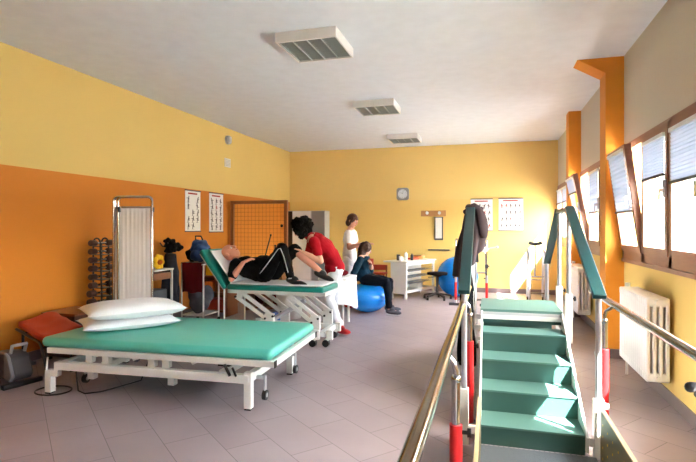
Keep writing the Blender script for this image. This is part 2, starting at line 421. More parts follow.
t = thing('wall_clock', 'grey rounded square wall clock on the yellow back wall', 'clock', (-1.88, YB, 2.03))
m = MB()
def rrect(cx, cz, a, r, n=6):
    P = []
    for k, (sx, sz) in enumerate(((1, 1), (-1, 1), (-1, -1), (1, -1))):
        for i in range(n+1):
            an = k*pi/2+i*pi/2/n; P.append((cx+sx*(a-r)+r*math.cos(an), cz+sz*(a-r)+r*math.sin(an)))
    return P
m.prism(rrect(-1.88, 2.17, .14, .06), YB-.045, YB, 'y'); m.build('case', 'grey', t, bev=.006)
MB().cyl((-1.88, YB-.045, 2.17), (-1.88, YB-.05, 2.17), .105, 32).build('dial', 'cork', t)
m = MB()
for k in range(12):
    a = k*pi/6; m.bar((-1.88+.08*math.sin(a), YB-.052, 2.17+.08*math.cos(a)), (-1.88+.095*math.sin(a), YB-.052, 2.17+.095*math.cos(a)), .008, .004)
m.build('hour_marks', 'handw', t)
MB().bar((-1.88, YB-.055, 2.17), (-1.925, YB-.055, 2.2), .01, .004).build('hour_hand', 'handw', t); MB().bar((-1.88, YB-.057, 2.17), (-1.86, YB-.057, 2.25), .008, .004).build('minute_hand', 'handw', t)

t = thing('coat_hook_board', 'wooden board with white hooks on the back wall', 'hook board', (-1.19, YB, 1.66))
MB().box(-1.47, -.92, YB-.025, YB, 1.66, 1.79).build('board', 'tan', t, bev=.006)
for x in (-1.33, -1.06):
    m = MB().cyl((x, YB-.025, 1.735), (x, YB-.04, 1.735), .035); m.cyl((x, YB-.03, 1.74), (x, YB-.09, 1.76), .01).ball((x, YB-.09, 1.76), .015); m.build('hook', 'whitep', t)
t = thing('narrow_mirror', 'narrow white framed panel hanging under the wooden hook board', 'mirror', (-1.07, YB, 1.13))
MB().box(-1.17, -.98, YB-.03, YB-.006, 1.13, 1.65).build('frame', 'dgrey', t); MB().box(-1.145, -1.005, YB-.034, YB-.03, 1.17, 1.63).build('panel', 'whitep', t)
m = MB().box(-1.31, -.84, YB-.05, YB, .9, .925); o = m.build('wall_rail', 'dgrey'); tag(o, 'thin dark rail on the back wall above the blue ball', 'rail')

# radiators
def radiator():
    t = thing('radiator', 'white column radiator below the nearest open window', 'radiator', (0, 0, 0), 'column radiators')
    n = 14; p = .06
    m = MB()
    for i in range(n):
        y = -(n*p)/2+p*(i+.5)
        for j in range(4):
            x = -.0675+j*.045; m.box(x-.013, x+.013, y-.0285, y+.0285, .24, .8, bev=.005)
        m.box(-.085, .085, y-.028, y+.028, .19, .26, bev=.015).box(-.085, .085, y-.028, y+.028, .78, .85, bev=.015)
    m.build('radiator_sections', 'radw', t)
    for z in (.22, .82): MB().cyl((0, -.44, z), (0, .44, z), .02).build('header_tube', 'radw', t)
    m = MB().cyl((0, .44, .82), (0, .5, .82), .018).cyl((0, .47, .82), (0, .47, .88), .022); m.build('valve', 'whitep', t)
    MB().cyl((0, .42, .22), (0, .5, .22), .012).cyl((0, .5, .22), (0, .5, 0), .012).build('pipe', 'radw', t)
    for y in (-.3, .3): MB().box(.05, .105, y-.015, y+.015, .5, .53).build('bracket', 'radw', t)
    return t
R = radiator(); R.location = (1.27, 4.81, 0)
copy_tree(R, (1.27, 7.95, 0), label='white column radiator between the two orange pillars')

# ------------------------------------------------------------------ treatment beds
def caster(m, x, y, r=.045, s=1):
    m.m('black'); m.cyl((x-.014, y, r), (x+.014, y, r), r, 18)
    m.m('dgrey'); m.box(x-.02, x+.02, y-.012, y+.012, r, r*2+.02)

# large low bed, 3 degrees round
bed = thing('low_treatment_bed', 'large low adjustable bed with pale teal mattress and white frame', 'bed', (0, 0, 0))
m = MB()
hx, hy = 1.03, .56
def fn(u, v):
    return (0, 0, 0)
m.box(-hx-.03, hx, -hy-.01, hy+.01, .387, .475, bev=.042); mo = m.build('mattress', 'teal', bed)
m = MB()
for y in (-1, 1): m.box(-hx+.03, hx+.02, y*(hy-.02)-.02, y*(hy-.02)+.02, .34, .388)
for x in (-hx+.05, 0, hx): m.box(x-.02, x+.02, -hy+.04, hy-.04, .34, .388)
m.build('top_frame', 'white', bed, bev=.004)
for x, y in ((hx+.022, -hy+.02), (hx+.022, hy-.02)): MB().box(x-.003, x+.004, y-.022, y+.022, .338, .39).build('end_cap', 'black', bed)
m = MB()
for y in (-.54, .42): m.box(-.92, .84, y-.03, y+.03, .205, .27)
m.box(.78, .84, -.53, .39, .2, .262).box(-.92, -.86, -.53, .39, .205, .262)
m.build('base_frame', 'white', bed, bev=.004)
for x, y in ((.83, -.535), (.83, .42), (-.975, -.55), (-.975, .42)):
    m = MB().m('white'); m.box(x-.03, x+.03, y-.028, y+.028, .012, .29 if x > 0 else .2)
    if x < 0: m.box(x-.03, -.88, y-.025, y+.025, .15, .2).box(-.92, -.88, y-.02, y+.02, .15, .24)
    m.m('rubber').box(x-.027, x+.027, y-.028, y+.028, 0, .014)
    m.build('leg', None, bed, bev=.003)
for x, y in ((.91, -.40), (.91, .34), (-.8, -.34), (-.8, .36)):
    m = MB(); m.m('black').cyl((x-.015, y, .075), (x+.015, y, .075), .04, 20); m.m('lgrey').cyl((x-.017, y, .075), (x+.017, y, .075), .018).box(x-.006, x+.006, y-.015, y+.015, .1, .23)
    if x > 0: m.box(x-.07, x, y-.012, y+.012, .2, .225)
    m.build('caster', None, bed)
for x in (-.62, -.46, -.03, .1):
    MB().box(x-.03, x+.03, -.52, -.47, .27, .342).build('support_post', 'white', bed)
m = MB().box(-.7, .12, -.425, -.375, .165, .2); 
for x in (-.68, .09): m.box(x-.03, x+.03, -.43, -.37, .1, .2)
m.build('lifting_bar', 'white', bed, bev=.003)
for x0, x1, y in ((-.42, -.12, -.2), (.16, .42, -.2), (-.42, -.12, .2), (.16, .42, .2)):
    MB().bar((x0, y, .23), (x1, y, .36), .045, .03).build('lifting_arm', 'white', bed)
for x in (-.55, .55): MB().box(x-.03, x+.03, -.42, .42, .2, .25).build('cross_bar', 'white', bed)
MB().cyl((-.5, 0, .25), (.3, 0, .27), .035).build('actuator', 'dgrey', bed)
m = MB().box(.52, .58, -.44, -.39, .29, .335); m.m('black'); m.box(.60, .62, -.44, -.39, .29, .335); m.build('control_box', 'white', bed)
MB().cyl((.69, -.57, .26), (.65, -.585, .35), .012).cyl((.74, -.57, .26), (.72, -.59, .33), .009).build('brake_lever', 'black', bed)
MB().cyl((-.99, -.575, .18), (-.975, -.575, .31), .007).build('release_lever', 'white', bed)
lp = [(-.97+.15*math.cos(a*pi/12), -.52+.12*math.sin(a*pi/12), .012) for a in range(24)]
MB().tube(lp, .007, 8, closed=True).build('foot_switch_loop', 'black', bed)
cb = [(-.8, -.46, .2), (-.78, -.47, .1), (-.74, -.5, .02), (-.66, -.52, .008), (-.56, -.45, .008), (-.5, -.3, .008), (-.42, -.1, .01), (-.4, 0, .2)]
MB().tube(cb, .006, 8).build('cable', 'black', bed)
bed.location = (-2.64, 3.97, 0); bed.rotation_euler = (0, 0, rad(3))

def pillow(c, lx, ly, h, rz, label, name='pillow', group='pillows on the low bed', seed=0):
    m = MB(); n = 22; R = Matrix.Rotation(rz, 3, 'Z')
    def sd(s):
        def fn(u, v):
            x = 2*u-1; y = 2*v-1
            e = max(0, 1-abs(x)**2.6)*max(0, 1-abs(y)**2.6)
            k = 1-.07*(1-abs(x)**2)*abs(y)**3; k2 = 1-.07*(1-abs(y)**2)*abs(x)**3
            z = (h/2)*(e**.42)*s*(1+.10*mnoise.noise(V((x*2.2+seed, y*2.2, s))))
            return V(c)+R @ V((x*lx/2*k2, y*ly/2*k, z+(h/2 if True else 0)))
        return fn
    m.grid(sd(1), n, n); m.grid(sd(-1), n, n)
    bmesh.ops.remove_doubles(m.bm, verts=m.bm.verts, dist=.0008)
    o = m.build(name, 'pillow'); tag(o, label, 'pillow', group)
    return o
pillow((-3.27, 3.95, .472), .84, .58, .11, rad(50), 'white pillow lying directly on the teal low bed, under another pillow', seed=3)
pillow((-3.25, 3.98, .56), .86, .60, .16, rad(52), 'plump white pillow on top of the other on the low bed', seed=8)

# high treatment couch, backrest raised
cz, cx0, cx1, cy0, cy1 = .70, -3.12, -1.86, 5.5, 6.1
couch = thing('treatment_couch', 'high white treatment couch with deep teal cushions and raised backrest', 'treatment couch', (-2.4, 5.8, 0))
m = MB().box(cx0, cx1, cy0, cy1, cz-.062, cz, bev=.02); m.build('seat_cushion', 'dteal', couch)
br = Matrix.Translation((cx0, 0, cz-.03)) @ Matrix.Rotation(-rad(180-53), 4, 'Y')
m = MB().box(0, .58, cy0, cy1, -.0, .06, mtx=br, bev=.02)
m.build('backrest_cushion', 'dteal', couch)
m = MB()
m.box(cx0, cx1+.02, cy0+.02, cy0+.05, cz-.105, cz-.062).box(cx0, cx1+.02, cy1-.05, cy1-.02, cz-.105, cz-.062)
for x in (cx0+.02, -2.5, cx1-.01): m.box(x-.02, x+.02, cy0+.02, cy1-.02, cz-.105, cz-.065)
m.build('top_frame', 'white', couch, bev=.003)
m = MB().box(.02, .56, cy0+.04, cy0+.07, .06, .085, mtx=br).box(.02, .56, cy1-.07, cy1-.04, .06, .085, mtx=br); m.build('backrest_frame', 'white', couch)
for y in (cy0+.03, cy1-.03): MB().cyl((cx0-.05, y, cz-.06), (cx0-.05, y, .13), .011).build('leg', 'white', couch)
m = MB()
for y in (cy0+.06, cy1-.06): m.box(-2.95, -1.85, y-.03, y+.03, .12, .18)
for x in (-2.9, -1.9): m.box(x-.03, x+.03, cy0+.06, cy1-.06, .12, .18)
m.build('base_frame', 'white', couch, bev=.003)
for y in (cy0+.06, cy1-.06):
    for (a, b_) in (((-3.02, .55), (-2.62, .3)), ((-2.94, .6), (-2.52, .33)), ((-2.36, .53), (-2.02, .28)), ((-2.28, .57), (-1.94, .33))):
        MB().bar((a[0], y, a[1]), (b_[0], y, b_[1]), .042, .032, up=(0, 1, 0)).build('lifting_arm', 'white', couch)
    for x in (-2.57, -1.98): MB().box(x-.06, x+.06, y-.02, y+.02, .16, .36).build('arm_bracket', 'white', couch)
    for x in (-2.98, -2.32): MB().box(x-.02, x+.05, y-.02, y+.02, .54, .64).build('pivot_plate', 'white', couch)
    m = MB()
    for x, z in ((-2.62, .3), (-2.52, .33), (-2.02, .28), (-1.94, .33), (-3.02, .55)): m.cyl((x, y-.032, z), (x, y+.032, z), .014)
    m.build('pivot_bolt', 'black', couch)
for x, y in ((-1.95, cy0+.02), (-1.8, cy0+.06), (-1.85, cy1-.05), (-2.95, cy0+.04), (-2.95, cy1-.05)):
    m = MB().m('white'); m.box(x-.035, x+.035, y-.025, y+.025, .09, .2).bar((x, y, .12), (x-.06, y, .06), .04)
    m.m('black').cyl((x-.045, y-.03, .045), (x-.045, y+.03, .045), .042, 18); m.build('caster', None, couch)
MB().cyl((-2.7, 5.8, .2), (-2.2, 5.8, .5), .03).build('actuator', 'lgrey', couch)
# paper sheet over the raised backrest and the flat part
def sheet_fn(u, v):
    L = .62+1.22; s = u*L; y = cy0+.02+v*(cy1-cy0-.04)
    s0 = s; s = max(s, .09)
    if s < .62: x, z = cx0-.35+.575*s, cz+.455-.725*s
    else: x, z = cx0+.015+(s-.62), cz+.01
    n = .008*mnoise.noise(V((s*6, y*6, 0)))
    if s < .62: x += .058; z += .02
    return (x, y, z+n+.003)
m = MB().grid(sheet_fn, 46, 14); o = m.build('couch_sheet', 'sheet', solid=.006); tag(o, 'white sheet spread over the raised couch under the lying person', 'sheet')

# second couch draped with a white cloth
t = thing('draped_table', 'small table under a white cloth beyond the end of the couch', 'table', (-2.1, 6.95, 0))
MB().box(-2.34, -1.92, 6.68, 7.25, .66, .69).build('table_top', 'off', t)
for x in (-2.2, -2.02):
    for y in (6.85, 7.15): MB().cyl((x, y, 0), (x, y, .66), .016).build('leg', 'white', t)
m = MB()
ring = []
def cloth_fn(u, v):
    a = u*2*pi; hw, hd = .235, .3; cx, cy = -2.13, 6.965
    ca, sa = math.cos(a), math.sin(a); p = 4 if v > .35 else 6
    rr = 1/((abs(ca)**p+abs(sa)**p)**(1/p))
    if v <= .4: k = v/.4; return (cx+ca*rr*hw*k, cy+sa*rr*hd*k, .7+.004*mnoise.noise(V((a, v*5, 0))))
    k = (v-.4)/.6; drop = .43+.06*math.sin(a*2+.6)
    fl = 1+.10*k+.05*k*math.sin(a*9)
    return (cx+ca*rr*hw*fl, cy+sa*rr*hd*fl, .7-drop*k)
m.grid(cloth_fn, 72, 22); bmesh.ops.remove_doubles(m.bm, verts=m.bm.verts, dist=.0005)
o = m.build('tablecloth', 'sheet', solid=.005); tag(o, 'white cloth hanging over the small table near the blue ball', 'tablecloth')
m = MB().ell((-2.17, 6.95, .76), (.11, .1, .06), Matrix.Identity(3)).ell((-2.08, 6.98, .745), (.1, .08, .045), Matrix.Identity(3)); m.fuse(.008, 2).wrinkle(.02, 14)
o = m.build('folded_cloth', 'maroon'); tag(o, 'dark red cloth heap lying on the white draped table', 'cloth')

# ------------------------------------------------------------------ left side furniture
# folding screen
scr = thing('folding_screen', 'white folding privacy screen with chrome frame behind the low bed', 'screen', (-3.9, 4.85, 0))
def panel(a, b, z1, k):
    a = V((*a, 0)); b = V((*b, 0)); d = (b-a).normalized()
    r = .05; P = [a+V((0, 0, .06)), a+V((0, 0, z1-r))]
    for i in range(1, 6): an = pi/2*i/5; P.append(a+d*(r-r*math.cos(an))+V((0, 0, z1-r+r*math.sin(an))))
    for i in range(0, 6): an = pi/2*i/5; P.append(b-d*(r-r*math.sin(an))+V((0, 0, z1-r+r*math.cos(an))))
    P.append(b+V((0, 0, .06)))
    f = MB().tube(P, .012, 10); f.cyl(a+V((0, 0, .22)), b+V((0, 0, .22)), .008).cyl(a+V((0, 0, z1-.12)), b+V((0, 0, z1-.12)), .006)
    fo = f.build('panel_frame', 'chrome', scr)
    nrm = V((-d.y, d.x, 0)); L = (b-a).length
    def fn(u, v): return a+d*(.02+(L-.04)*u)+nrm*(.0012*math.sin(u*L*120)+.001*math.sin(u*37+v*3))+V((0, 0, .22+(z1-.34)*v))
    MB().grid(fn, 70, 6).build('curtain', 'curtain', scr)
    return fo
panel((-4.055, 4.72), (-3.68, 4.82), 1.75, 0)
panel((-4.14, 4.745), (-3.73, 4.88), 1.76, 1)
panel((-4.155, 4.79), (-3.76, 4.93), 1.765, 2)
for p in ((-4.045, 4.73), (-3.74, 4.905)):
    for z in (.5, 1.58): MB().cyl((*p, z), (*p, z+.06), .022).build('hinge', 'black', scr)
for p in ((-4.03, 4.72), (-3.68, 4.82), (-3.9, 4.9)):
    MB().bar((p[0]-.1, p[1]-.05, .06), (p[0]+.1, p[1]+.05, .06), .02).cyl((p[0]-.09, p[1]-.045, 0), (p[0]-.09, p[1]-.045, .05), .02).cyl((p[0]+.09, p[1]+.045, 0), (p[0]+.09, p[1]+.045, .05), .02).build('foot', 'chrome', scr)

# dumbbell rack
rk = thing('dumbbell_rack', 'tall black dumbbell stand against the orange wall', 'dumbbell rack', (-4.42, 5.02, 0))
MB().box(-4.6, -4.2, 4.86, 5.2, 0, .03).build('base', 'black', rk)
for y in (4.97, 5.1):
    P = [(-4.5, y, .03), (-4.5, y, 1.22)]+[(-4.45-.05*math.cos(k*pi/6), y, 1.22+.06*math.sin(k*pi/6)) for k in range(1, 6)]+[(-4.4, y, 1.22), (-4.36, y, .03)]
    MB().tube(P, .010).build('upright', 'black', rk)
for k in range(12): MB().box(-4.5, -4.34, 4.96, 5.11, .10+k*.098, .108+k*.098).build('shelf_bracket', 'black', rk)
rackn = 12
def dumbbell(r, l):
    t = thing('dumbbell', '', 'dumbbell', (0, 0, 0), 'dumbbells on the tall stand')
    MB().cyl((0, -l/2, r), (0, l/2, r), .013).build('grip', 'chrome', t)
    for s in (-1, 1):
        m = MB().cyl((0, s*(l/2-.045), r), (0, s*(l/2+.045), r), r, 8); m.build('weight', 'dumb', t, bev=.008)
    return t
protos = {}
ordn = ['lowest', 'second from bottom', 'third from bottom', 'fourth from bottom', 'fifth from bottom', 'sixth from bottom', 'sixth from top', 'fifth from top', 'fourth from top', 'third from top', 'second from top', 'topmost']
for k in range(rackn):
    r = .042-.0008*k; key = round(r, 4)
    for side, dx in (('wall side', -.43), ('room side', -.36)):
        pass
    d = dumbbell(r, .30-.006*k) if k in (0, 6) else copy_tree(d)
    d.location = (-4.41, 4.86, .109+k*.098)
    d['label'] = 'dark maroon dumbbell on the tall stand, %s in the stack' % ordn[k]
rk.location.y -= .14
# brown box behind red chair
t = thing('wooden_box', 'dark brown wooden box against the orange wall behind the red chair', 'box', (-4.42, 4.43, 0))
MB().box(-4.55, -4.15, 4.2, 4.62, .04, .48).build('body', 'framed', t, bev=.005)
MB().box(-4.57, -4.13, 4.18, 4.64, .48, .505).build('lid', 'brownw', t, bev=.004)
for x in (-4.52, -4.18):
    for y in (4.24, 4.62): MB().box(x-.02, x+.02, y-.02, y+.02, 0, .04).build('foot', 'black', t)
# red chair
t = thing('upholstered_chair', 'low metal chair with folded orange-red cushion seat near the orange wall', 'chair', (-4.22, 3.9, 0))
def cush(u, v):
    x = -4.43+.52*u+.12*v; y = 3.80+.32*v-.18*u
    z = .485+.06*math.exp(-((v-.8)/.35)**2)-.09*u
    z += .012*mnoise.noise(V((x*9, y*9, 0)))
    return (x, y, z)
m = MB().grid(cush, 20, 20); o = m.build('seat', 'redfab', t, solid=.05); o.modifiers['solid'].offset = -1
m = MB().tube([(-4.42, 3.84, 0), (-4.42, 3.84, .38), (-4.49, 3.83, .4), (-4.06, 3.69, .33), (-4.02, 3.68, .3), (-3.92, 3.67, 0)], .013); m.build('side_frame', 'dgrey', t)
m = MB().tube([(-4.43, 4.12, 0), (-4.43, 4.12, .4), (-4.4, 4.11, .42), (-3.98, 3.96, .35), (-3.94, 3.94, .31), (-3.92, 3.93, 0)], .013); m.build('side_frame', 'dgrey', t)
for a, b_ in (((-4.42, 3.84, .36), (-4.43, 4.12, .36)), ((-4.01, 3.68, .28), (-3.93, 3.94, .28))): MB().cyl(a, b_, .011).build('cross_tube', 'dgrey', t)
for x, y in ((-4.42, 3.84), (-3.92, 3.67), (-4.43, 4.12), (-3.92, 3.93)): MB().cyl((x, y, 0), (x, y, .02), .018).build('foot_cap', 'black', t)
# pedal exerciser machine
t = thing('pedal_exerciser', 'grey motorised pedal exerciser on the floor at the left edge', 'exercise machine', (-4.2, 3.62, 0))
Rm = Matrix.Translation((-4.17, 3.5, 0)) @ Matrix.Rotation(rad(-12), 4, 'Z') @ Matrix.Diagonal((.9, .85, .85, 1))
m = MB().prism([(-.3, .06), (.2, .06), (.24, .12), (.17, .30), (.08, .35), (-.22, .31), (-.3, .2)], -.1, .1, 'y', Rm); m.build('housing', 'dgrey', t, bev=.02)
m = MB().prism([(.1, .08), (.2, .06), (.25, .12), (.17, .32), (.1, .36)], -.13, -.095, 'y', Rm); m.build('side_cover', 'mgrey', t, bev=.012)
for x in (-.24, .2): MB().box(x-.03, x+.03, -.2, .2, .0, .05, Rm).build('floor_bar', 'black', t, bev=.01)
m = MB().cyl(Rm @ V((-.1, -.14, .22)), Rm @ V((-.1, .14, .22)), .055, 24); m.build('hub', 'black', t)
for s in (-1, 1): 
    m = MB().bar(Rm @ V((-.1, s*.14, .22)), Rm @ V((-.1+s*.08, s*.15, .22-s*.06)), .02).box(-.16+s*.08, -.04+s*.08, s*.16, s*.24, .2-s*.06, .23-s*.06, Rm) if s > 0 else MB().bar(Rm @ V((-.1, s*.14, .22)), Rm @ V((-.17, s*.15, .26)), .02).box(-.23, -.11, -.24, -.16, .25, .28, Rm)
    m.build('pedal', 'dgrey', t)
m = MB().tube([Rm @ V(p) for p in ((.12, -.07, .34), (.15, -.07, .42), (.19, -.05, .43), (.19, .05, .43), (.15, .07, .42), (.12, .07, .34))], .014); m.build('carry_handle', 'lgrey', t)
for p in ((-.2, -.102, .15), (.02, -.102, .14), (.05, -.102, .25)): MB().cyl(Rm @ V(p), Rm @ (V(p)+V((0, -.006, 0))), .014).build('screw', 'dgrey', t)

# white side table with shelf
t = thing('shelf_trolley', 'white metal trolley with wooden shelves right behind the folding screen', 'trolley', (-4.43, 5.75, 0))
for x in (-4.6, -4.26):
    for y in (5.47, 6.0): MB().box(x-.012, x+.012, y-.012, y+.012, 0, .82).build('leg', 'white', t)
MB().box(-4.62, -4.24, 5.45, 6.02, .82, .84).build('top', 'white', t)
for z in (.28, .70): MB().box(-4.6, -4.26, 5.48, 5.99, z, z+.04 if z < .5 else z+.09).build('shelf', 'brownw', t)
m = MB().box(-4.55, -4.3, 5.55, 5.95, .32, .56); o = m.build('storage_box', 'dgrey', bev=.01); tag(o, 'dark storage box on the lower shelf of the white trolley', 'box')
t = thing('yellow_flower_toy', 'yellow flower-shaped cushion on top of the white trolley', 'toy', (-4.4, 5.85, .84))
m = MB()
for k in range(7): a = k*2*pi/7; m.ell((-4.36, 5.85+.075*math.cos(a), .93+.075*math.sin(a)), (.03, .042, .042), Matrix.Identity(3), 2)
m.fuse(.006, 1).build('petals', 'yellow', t); MB().ball((-4.335, 5.85, .93), .035).build('centre', 'orangep', t)
m = MB()
for i in range(9): m.ball((-4.5+random.uniform(-.06, .12), 5.6+random.uniform(-.1, .12), .88+random.uniform(0, .08)), random.uniform(.03, .055), 2)
m.fuse(.008, 1).wrinkle(.02, 25); o = m.build('dark_bundle', 'blackfab'); tag(o, 'dark cloth bundle on the white trolley left of the yellow flower', 'bundle')

# coat stand with slate coat
t = thing('coat_stand', 'black coat stand hidden under coats by the orange wall', 'coat stand', (-4.46, 6.2, 0))
MB().cyl((-4.46, 6.2, 0), (-4.46, 6.2, 1.16), .018).build('pole', 'black', t)
MB().cone((-4.46, 6.2, 0), (-4.46, 6.2, .04), .15, .13, 24).build('base', 'black', t)
for a in range(4): MB().tube([(-4.46, 6.2, 1.12), (-4.46+.08*math.cos(a*pi/2+.6), 6.2+.08*math.sin(a*pi/2+.6), 1.14), (-4.46+.11*math.cos(a*pi/2+.6), 6.2+.11*math.sin(a*pi/2+.6), 1.19)], .009).build('hook', 'black', t)
def garment(cx, cy, ztop, zbot, w, d, rz, name, k, label, cat='coat', seed=0, flare=.25, top=.35, hollow=.02):
    m = MB(); R = Matrix.Rotation(rz, 3, 'Z')
    def fn(u, v):
        a = u*2*pi; s = top+(1-top)*min(1, v*3.2)**.6; s *= 1+flare*v
        fold = 1+.16*v*math.sin(a*5+seed)+.10*math.sin(a*9+seed*2+v*3)*v
        p = V((math.cos(a)*w/2*s*fold, math.sin(a)*d/2*s*fold, ztop-(ztop-zbot)*v-.03*math.sin(a*2+seed)*v))
        p += V((1, 1, 0))*.02*mnoise.noise(V((a, v*4, seed)))
        return V((cx, cy, 0))+R @ p
    m.grid(fn, 60, 30); bmesh.ops.remove_doubles(m.bm, verts=m.bm.verts, dist=.0004)
    c = m.bm.verts.new((cx, cy, ztop+.012)); m.bm.verts.ensure_lookup_table()
    es = [e for e in m.bm.edges if e.is_boundary and min(v.co.z for v in e.verts) > ztop-.05]
    for e in es: m.bm.faces.new((e.verts[0], e.verts[1], c))
    o = m.build(name, k, solid=.008); tag(o, label, cat); return o
garment(-4.36, 6.12, 1.03, .28, .2, .2, 0, 'hanging_coat', 'coatfab', 'long dark slate coat hanging left of the blue backpack', seed=1, top=.7, flare=.15)
m = MB()
for i in range(14): a = random.uniform(0, 6.3); m.ball((-4.4+.06*math.cos(a), 6.24+.09*math.sin(a), 1.13+random.uniform(-.06, .07)), random.uniform(.045, .065), 2)
m.fuse(.01, 1).wrinkle(.03, 22); o = m.build('fur_hat', 'blackfab'); tag(o, 'dark furry hat bundle on top of the coat stand', 'hat')

# laundry trolley, maroon sack, backpack
t = thing('laundry_trolley', 'white tube laundry trolley holding a dark red cloth', 'trolley', (-4.15, 6.55, 0))
X0, X1, Y0, Y1 = -4.33, -3.97, 6.34, 6.76
m = MB().tube([(X0, Y0, .87), (X1, Y0, .87), (X1, Y1, .87), (X0, Y1, .87)], .012, closed=True); m.build('top_rail', 'white', t)
for x in (X0, X1):
    for y in (Y0, Y1):
        MB().cyl((x, y, .05), (x, y, .87), .012).build('leg', 'white', t)
        MB().cyl((x-.01, y, .025), (x+.01, y, .025), .025).build('caster', 'black', t)
MB().box(X0, X1, Y0, Y1, .12, .135).build('bottom_shelf', 'white', t)
def hang(u, v):
    x = X0+.02+(X1-X0-.04)*u; k = v*2-1
    if abs(v-.5) < .06: return (x, Y0-.02+.04*(v-.44)/.12, .892+.003*math.sin(u*20))
    s = 1 if k > 0 else -1; d = (abs(k)-.12)/.88
    return (x, Y0+s*(.02+.012*math.sin(u*19+s)*d), .885-(.42 if s < 0 else .38)*d+.01*math.sin(u*9))
m = MB().grid(hang, 30, 40); o = m.build('hanging_towel', 'maroon', solid=.006); tag(o, 'dark red towel hung over the front rail of the laundry trolley', 'towel')
m = MB().ell((-4.15, 6.52, .27), (.15, .15, .13), Matrix.Identity(3)).ell((-4.2, 6.48, .42), (.11, .1, .14), Matrix.Identity(3)).ell((-4.1, 6.6, .4), (.1, .11, .12), Matrix.Identity(3)); m.fuse(.012, 2).wrinkle(.05, 9, 3)
o = m.build('laundry_bag', 'greyfab'); tag(o, 'grey cloth bag lying in the bottom of the laundry trolley', 'bag')
MB_ = MB
t = thing('backpack', 'blue and black backpack standing on the laundry trolley', 'backpack', (-4.15, 6.55, .88))
m = MB().box(X0-.005, X1+.005, Y0-.005, Y1+.005, .882, .895); m.build('lid_board', 'black', t)
m = MB().ell((-4.14, 6.52, 1.07), (.15, .12, .17), Matrix.Identity(3)).ell((-4.14, 6.45, 1.0), (.11, .08, .1), Matrix.Identity(3)); m.fuse(.01, 2).wrinkle(.03, 12); m.build('body', 'bluebag', t)
m = MB().ell((-4.02, 6.55, 1.0), (.09, .1, .1), Matrix.Identity(3)).ell((-4.27, 6.5, 1.0), (.07, .1, .1), Matrix.Identity(3)); m.fuse(.01, 1).wrinkle(.03, 14); m.build('side_pocket', 'blackfab', t)
MB().tube([(-4.2, 6.5, 1.22), (-4.19, 6.48, 1.28), (-4.1, 6.48, 1.28), (-4.08, 6.5, 1.22)], .012).build('carry_loop', 'black', t)

# orange shelf with boxes
t = thing('shelf_unit', 'orange-brown wooden shelf unit behind the raised backrest', 'shelf', (-4.22, 7.18, 0))
MB().box(-4.45, -4.42, 7.0, 7.36, 0, .95).build('side_panel', 'brownw', t); MB().box(-4.0, -3.97, 7.0, 7.36, 0, .95).build('side_panel', 'brownw', t)
for z in (.08, .36, .62, .93): MB().box(-4.42, -4.0, 7.0, 7.36, z, z+.022).build('shelf_board', 'brownw', t)
MB().box(-4.42, -4.0, 7.345, 7.36, .0, .93).build('back_panel', 'brownw', t)
for i, (x, z, wd, hh, k, lb) in enumerate(((-4.38, .382, .14, .16, 'orangep', 'orange box on the middle shelf board, left'), (-4.2, .382, .15, .2, 'brownw', 'brown box on the middle shelf board, right'), (-4.36, .642, .3, .2, 'yellow', 'yellow-orange carton on the upper shelf board'), (-4.34, .102, .3, .16, 'redfab', 'dull red carton on the lowest shelf board'))):
    o = MB().box(x, x+wd, 7.03, 7.3, z, z+hh).build('carton', k, bev=.004); tag(o, lb+' of the wooden unit', 'box', 'cartons in the wooden shelf unit')

# wire grid frame
t = thing('wire_grid_frame', 'tall wooden framed wire grid for pulleys in the far left corner', 'grid frame', (-4.03, 8.27, 0))
gx0, gx1, gy, gz = -4.6, -3.47, 8.27, 1.9
for x in (gx0+.03, gx1-.03): MB().box(x-.03, x+.03, gy-.03, gy+.03, 0, gz).build('post', 'brownw', t, bev=.003)
for z in (gz-.03, .3): MB().box(gx0+.06, gx1-.06, gy-.028, gy+.028, z-.03, z+.03).build('rail', 'brownw', t, bev=.003)
m = MB(); n = 14
for i in range(1, n): x = gx0+.06+i*(gx1-gx0-.12)/n; m.cyl((x, gy, .33), (x, gy, gz-.06), .0018, 6)
n = 20
for i in range(1, n): z = .33+i*(gz-.39)/n; m.cyl((gx0+.06, gy, z), (gx1-.06, gy, z), .0018, 6)
m.build('wire_grid', 'wire', t)
MB().ball((gx1-.1, gy-.035, 1.44), (.028, .02, .03)).build('pulley', 'black', t)
for x in (gx0+.03, gx1-.03): MB().box(x-.035, x+.035, gy-.2, gy+.2, 0, .05).build('foot', 'brownw', t)

# low cabinet with sticks
t = thing('open_cabinet', 'open brown cabinet with dark red inside behind the couch', 'cabinet', (-3.63, 7.85, 0))
ax0, ax1, ay0, ay1 = -3.98, -3.3, 7.62, 7.98
for x in (ax0, (ax0+ax1)/2, ax1-.025): MB().box(x, x+.025, ay0, ay1, 0, .78).build('side_panel', 'brownw', t)
for z in (.05, .4, .76): MB().box(ax0, ax1, ay0+.005, ay1, z, z+.022).build('shelf_board', 'brownw', t)
MB().box(ax0+.01, ax1-.01, ay1-.015, ay1, .05, .76).build('back_panel', 'maroon', t)
for i in range(7):
    x = ax0+.07+i*.04; o = MB().cyl((x, 7.8, .423), (x, 7.8, .72), .013).build('exercise_club', 'tan'); tag(o, 'wooden club standing on the cabinet shelf, %s from the left' % ['first', 'second', 'third', 'fourth', 'fifth', 'sixth', 'seventh'][i], 'club', 'wooden clubs in the open cabinet')
for i in range(3):
    o = MB().box(ax0+.4+i*.08, ax0+.46+i*.08, 7.68, 7.9, .422, .7).build('binder', ('maroon', 'brownw', 'tan')[i]); tag(o, ('maroon', 'brown', 'tan')[i]+' binder standing on the upper level of the open cabinet', 'binder', 'binders in the open cabinet')
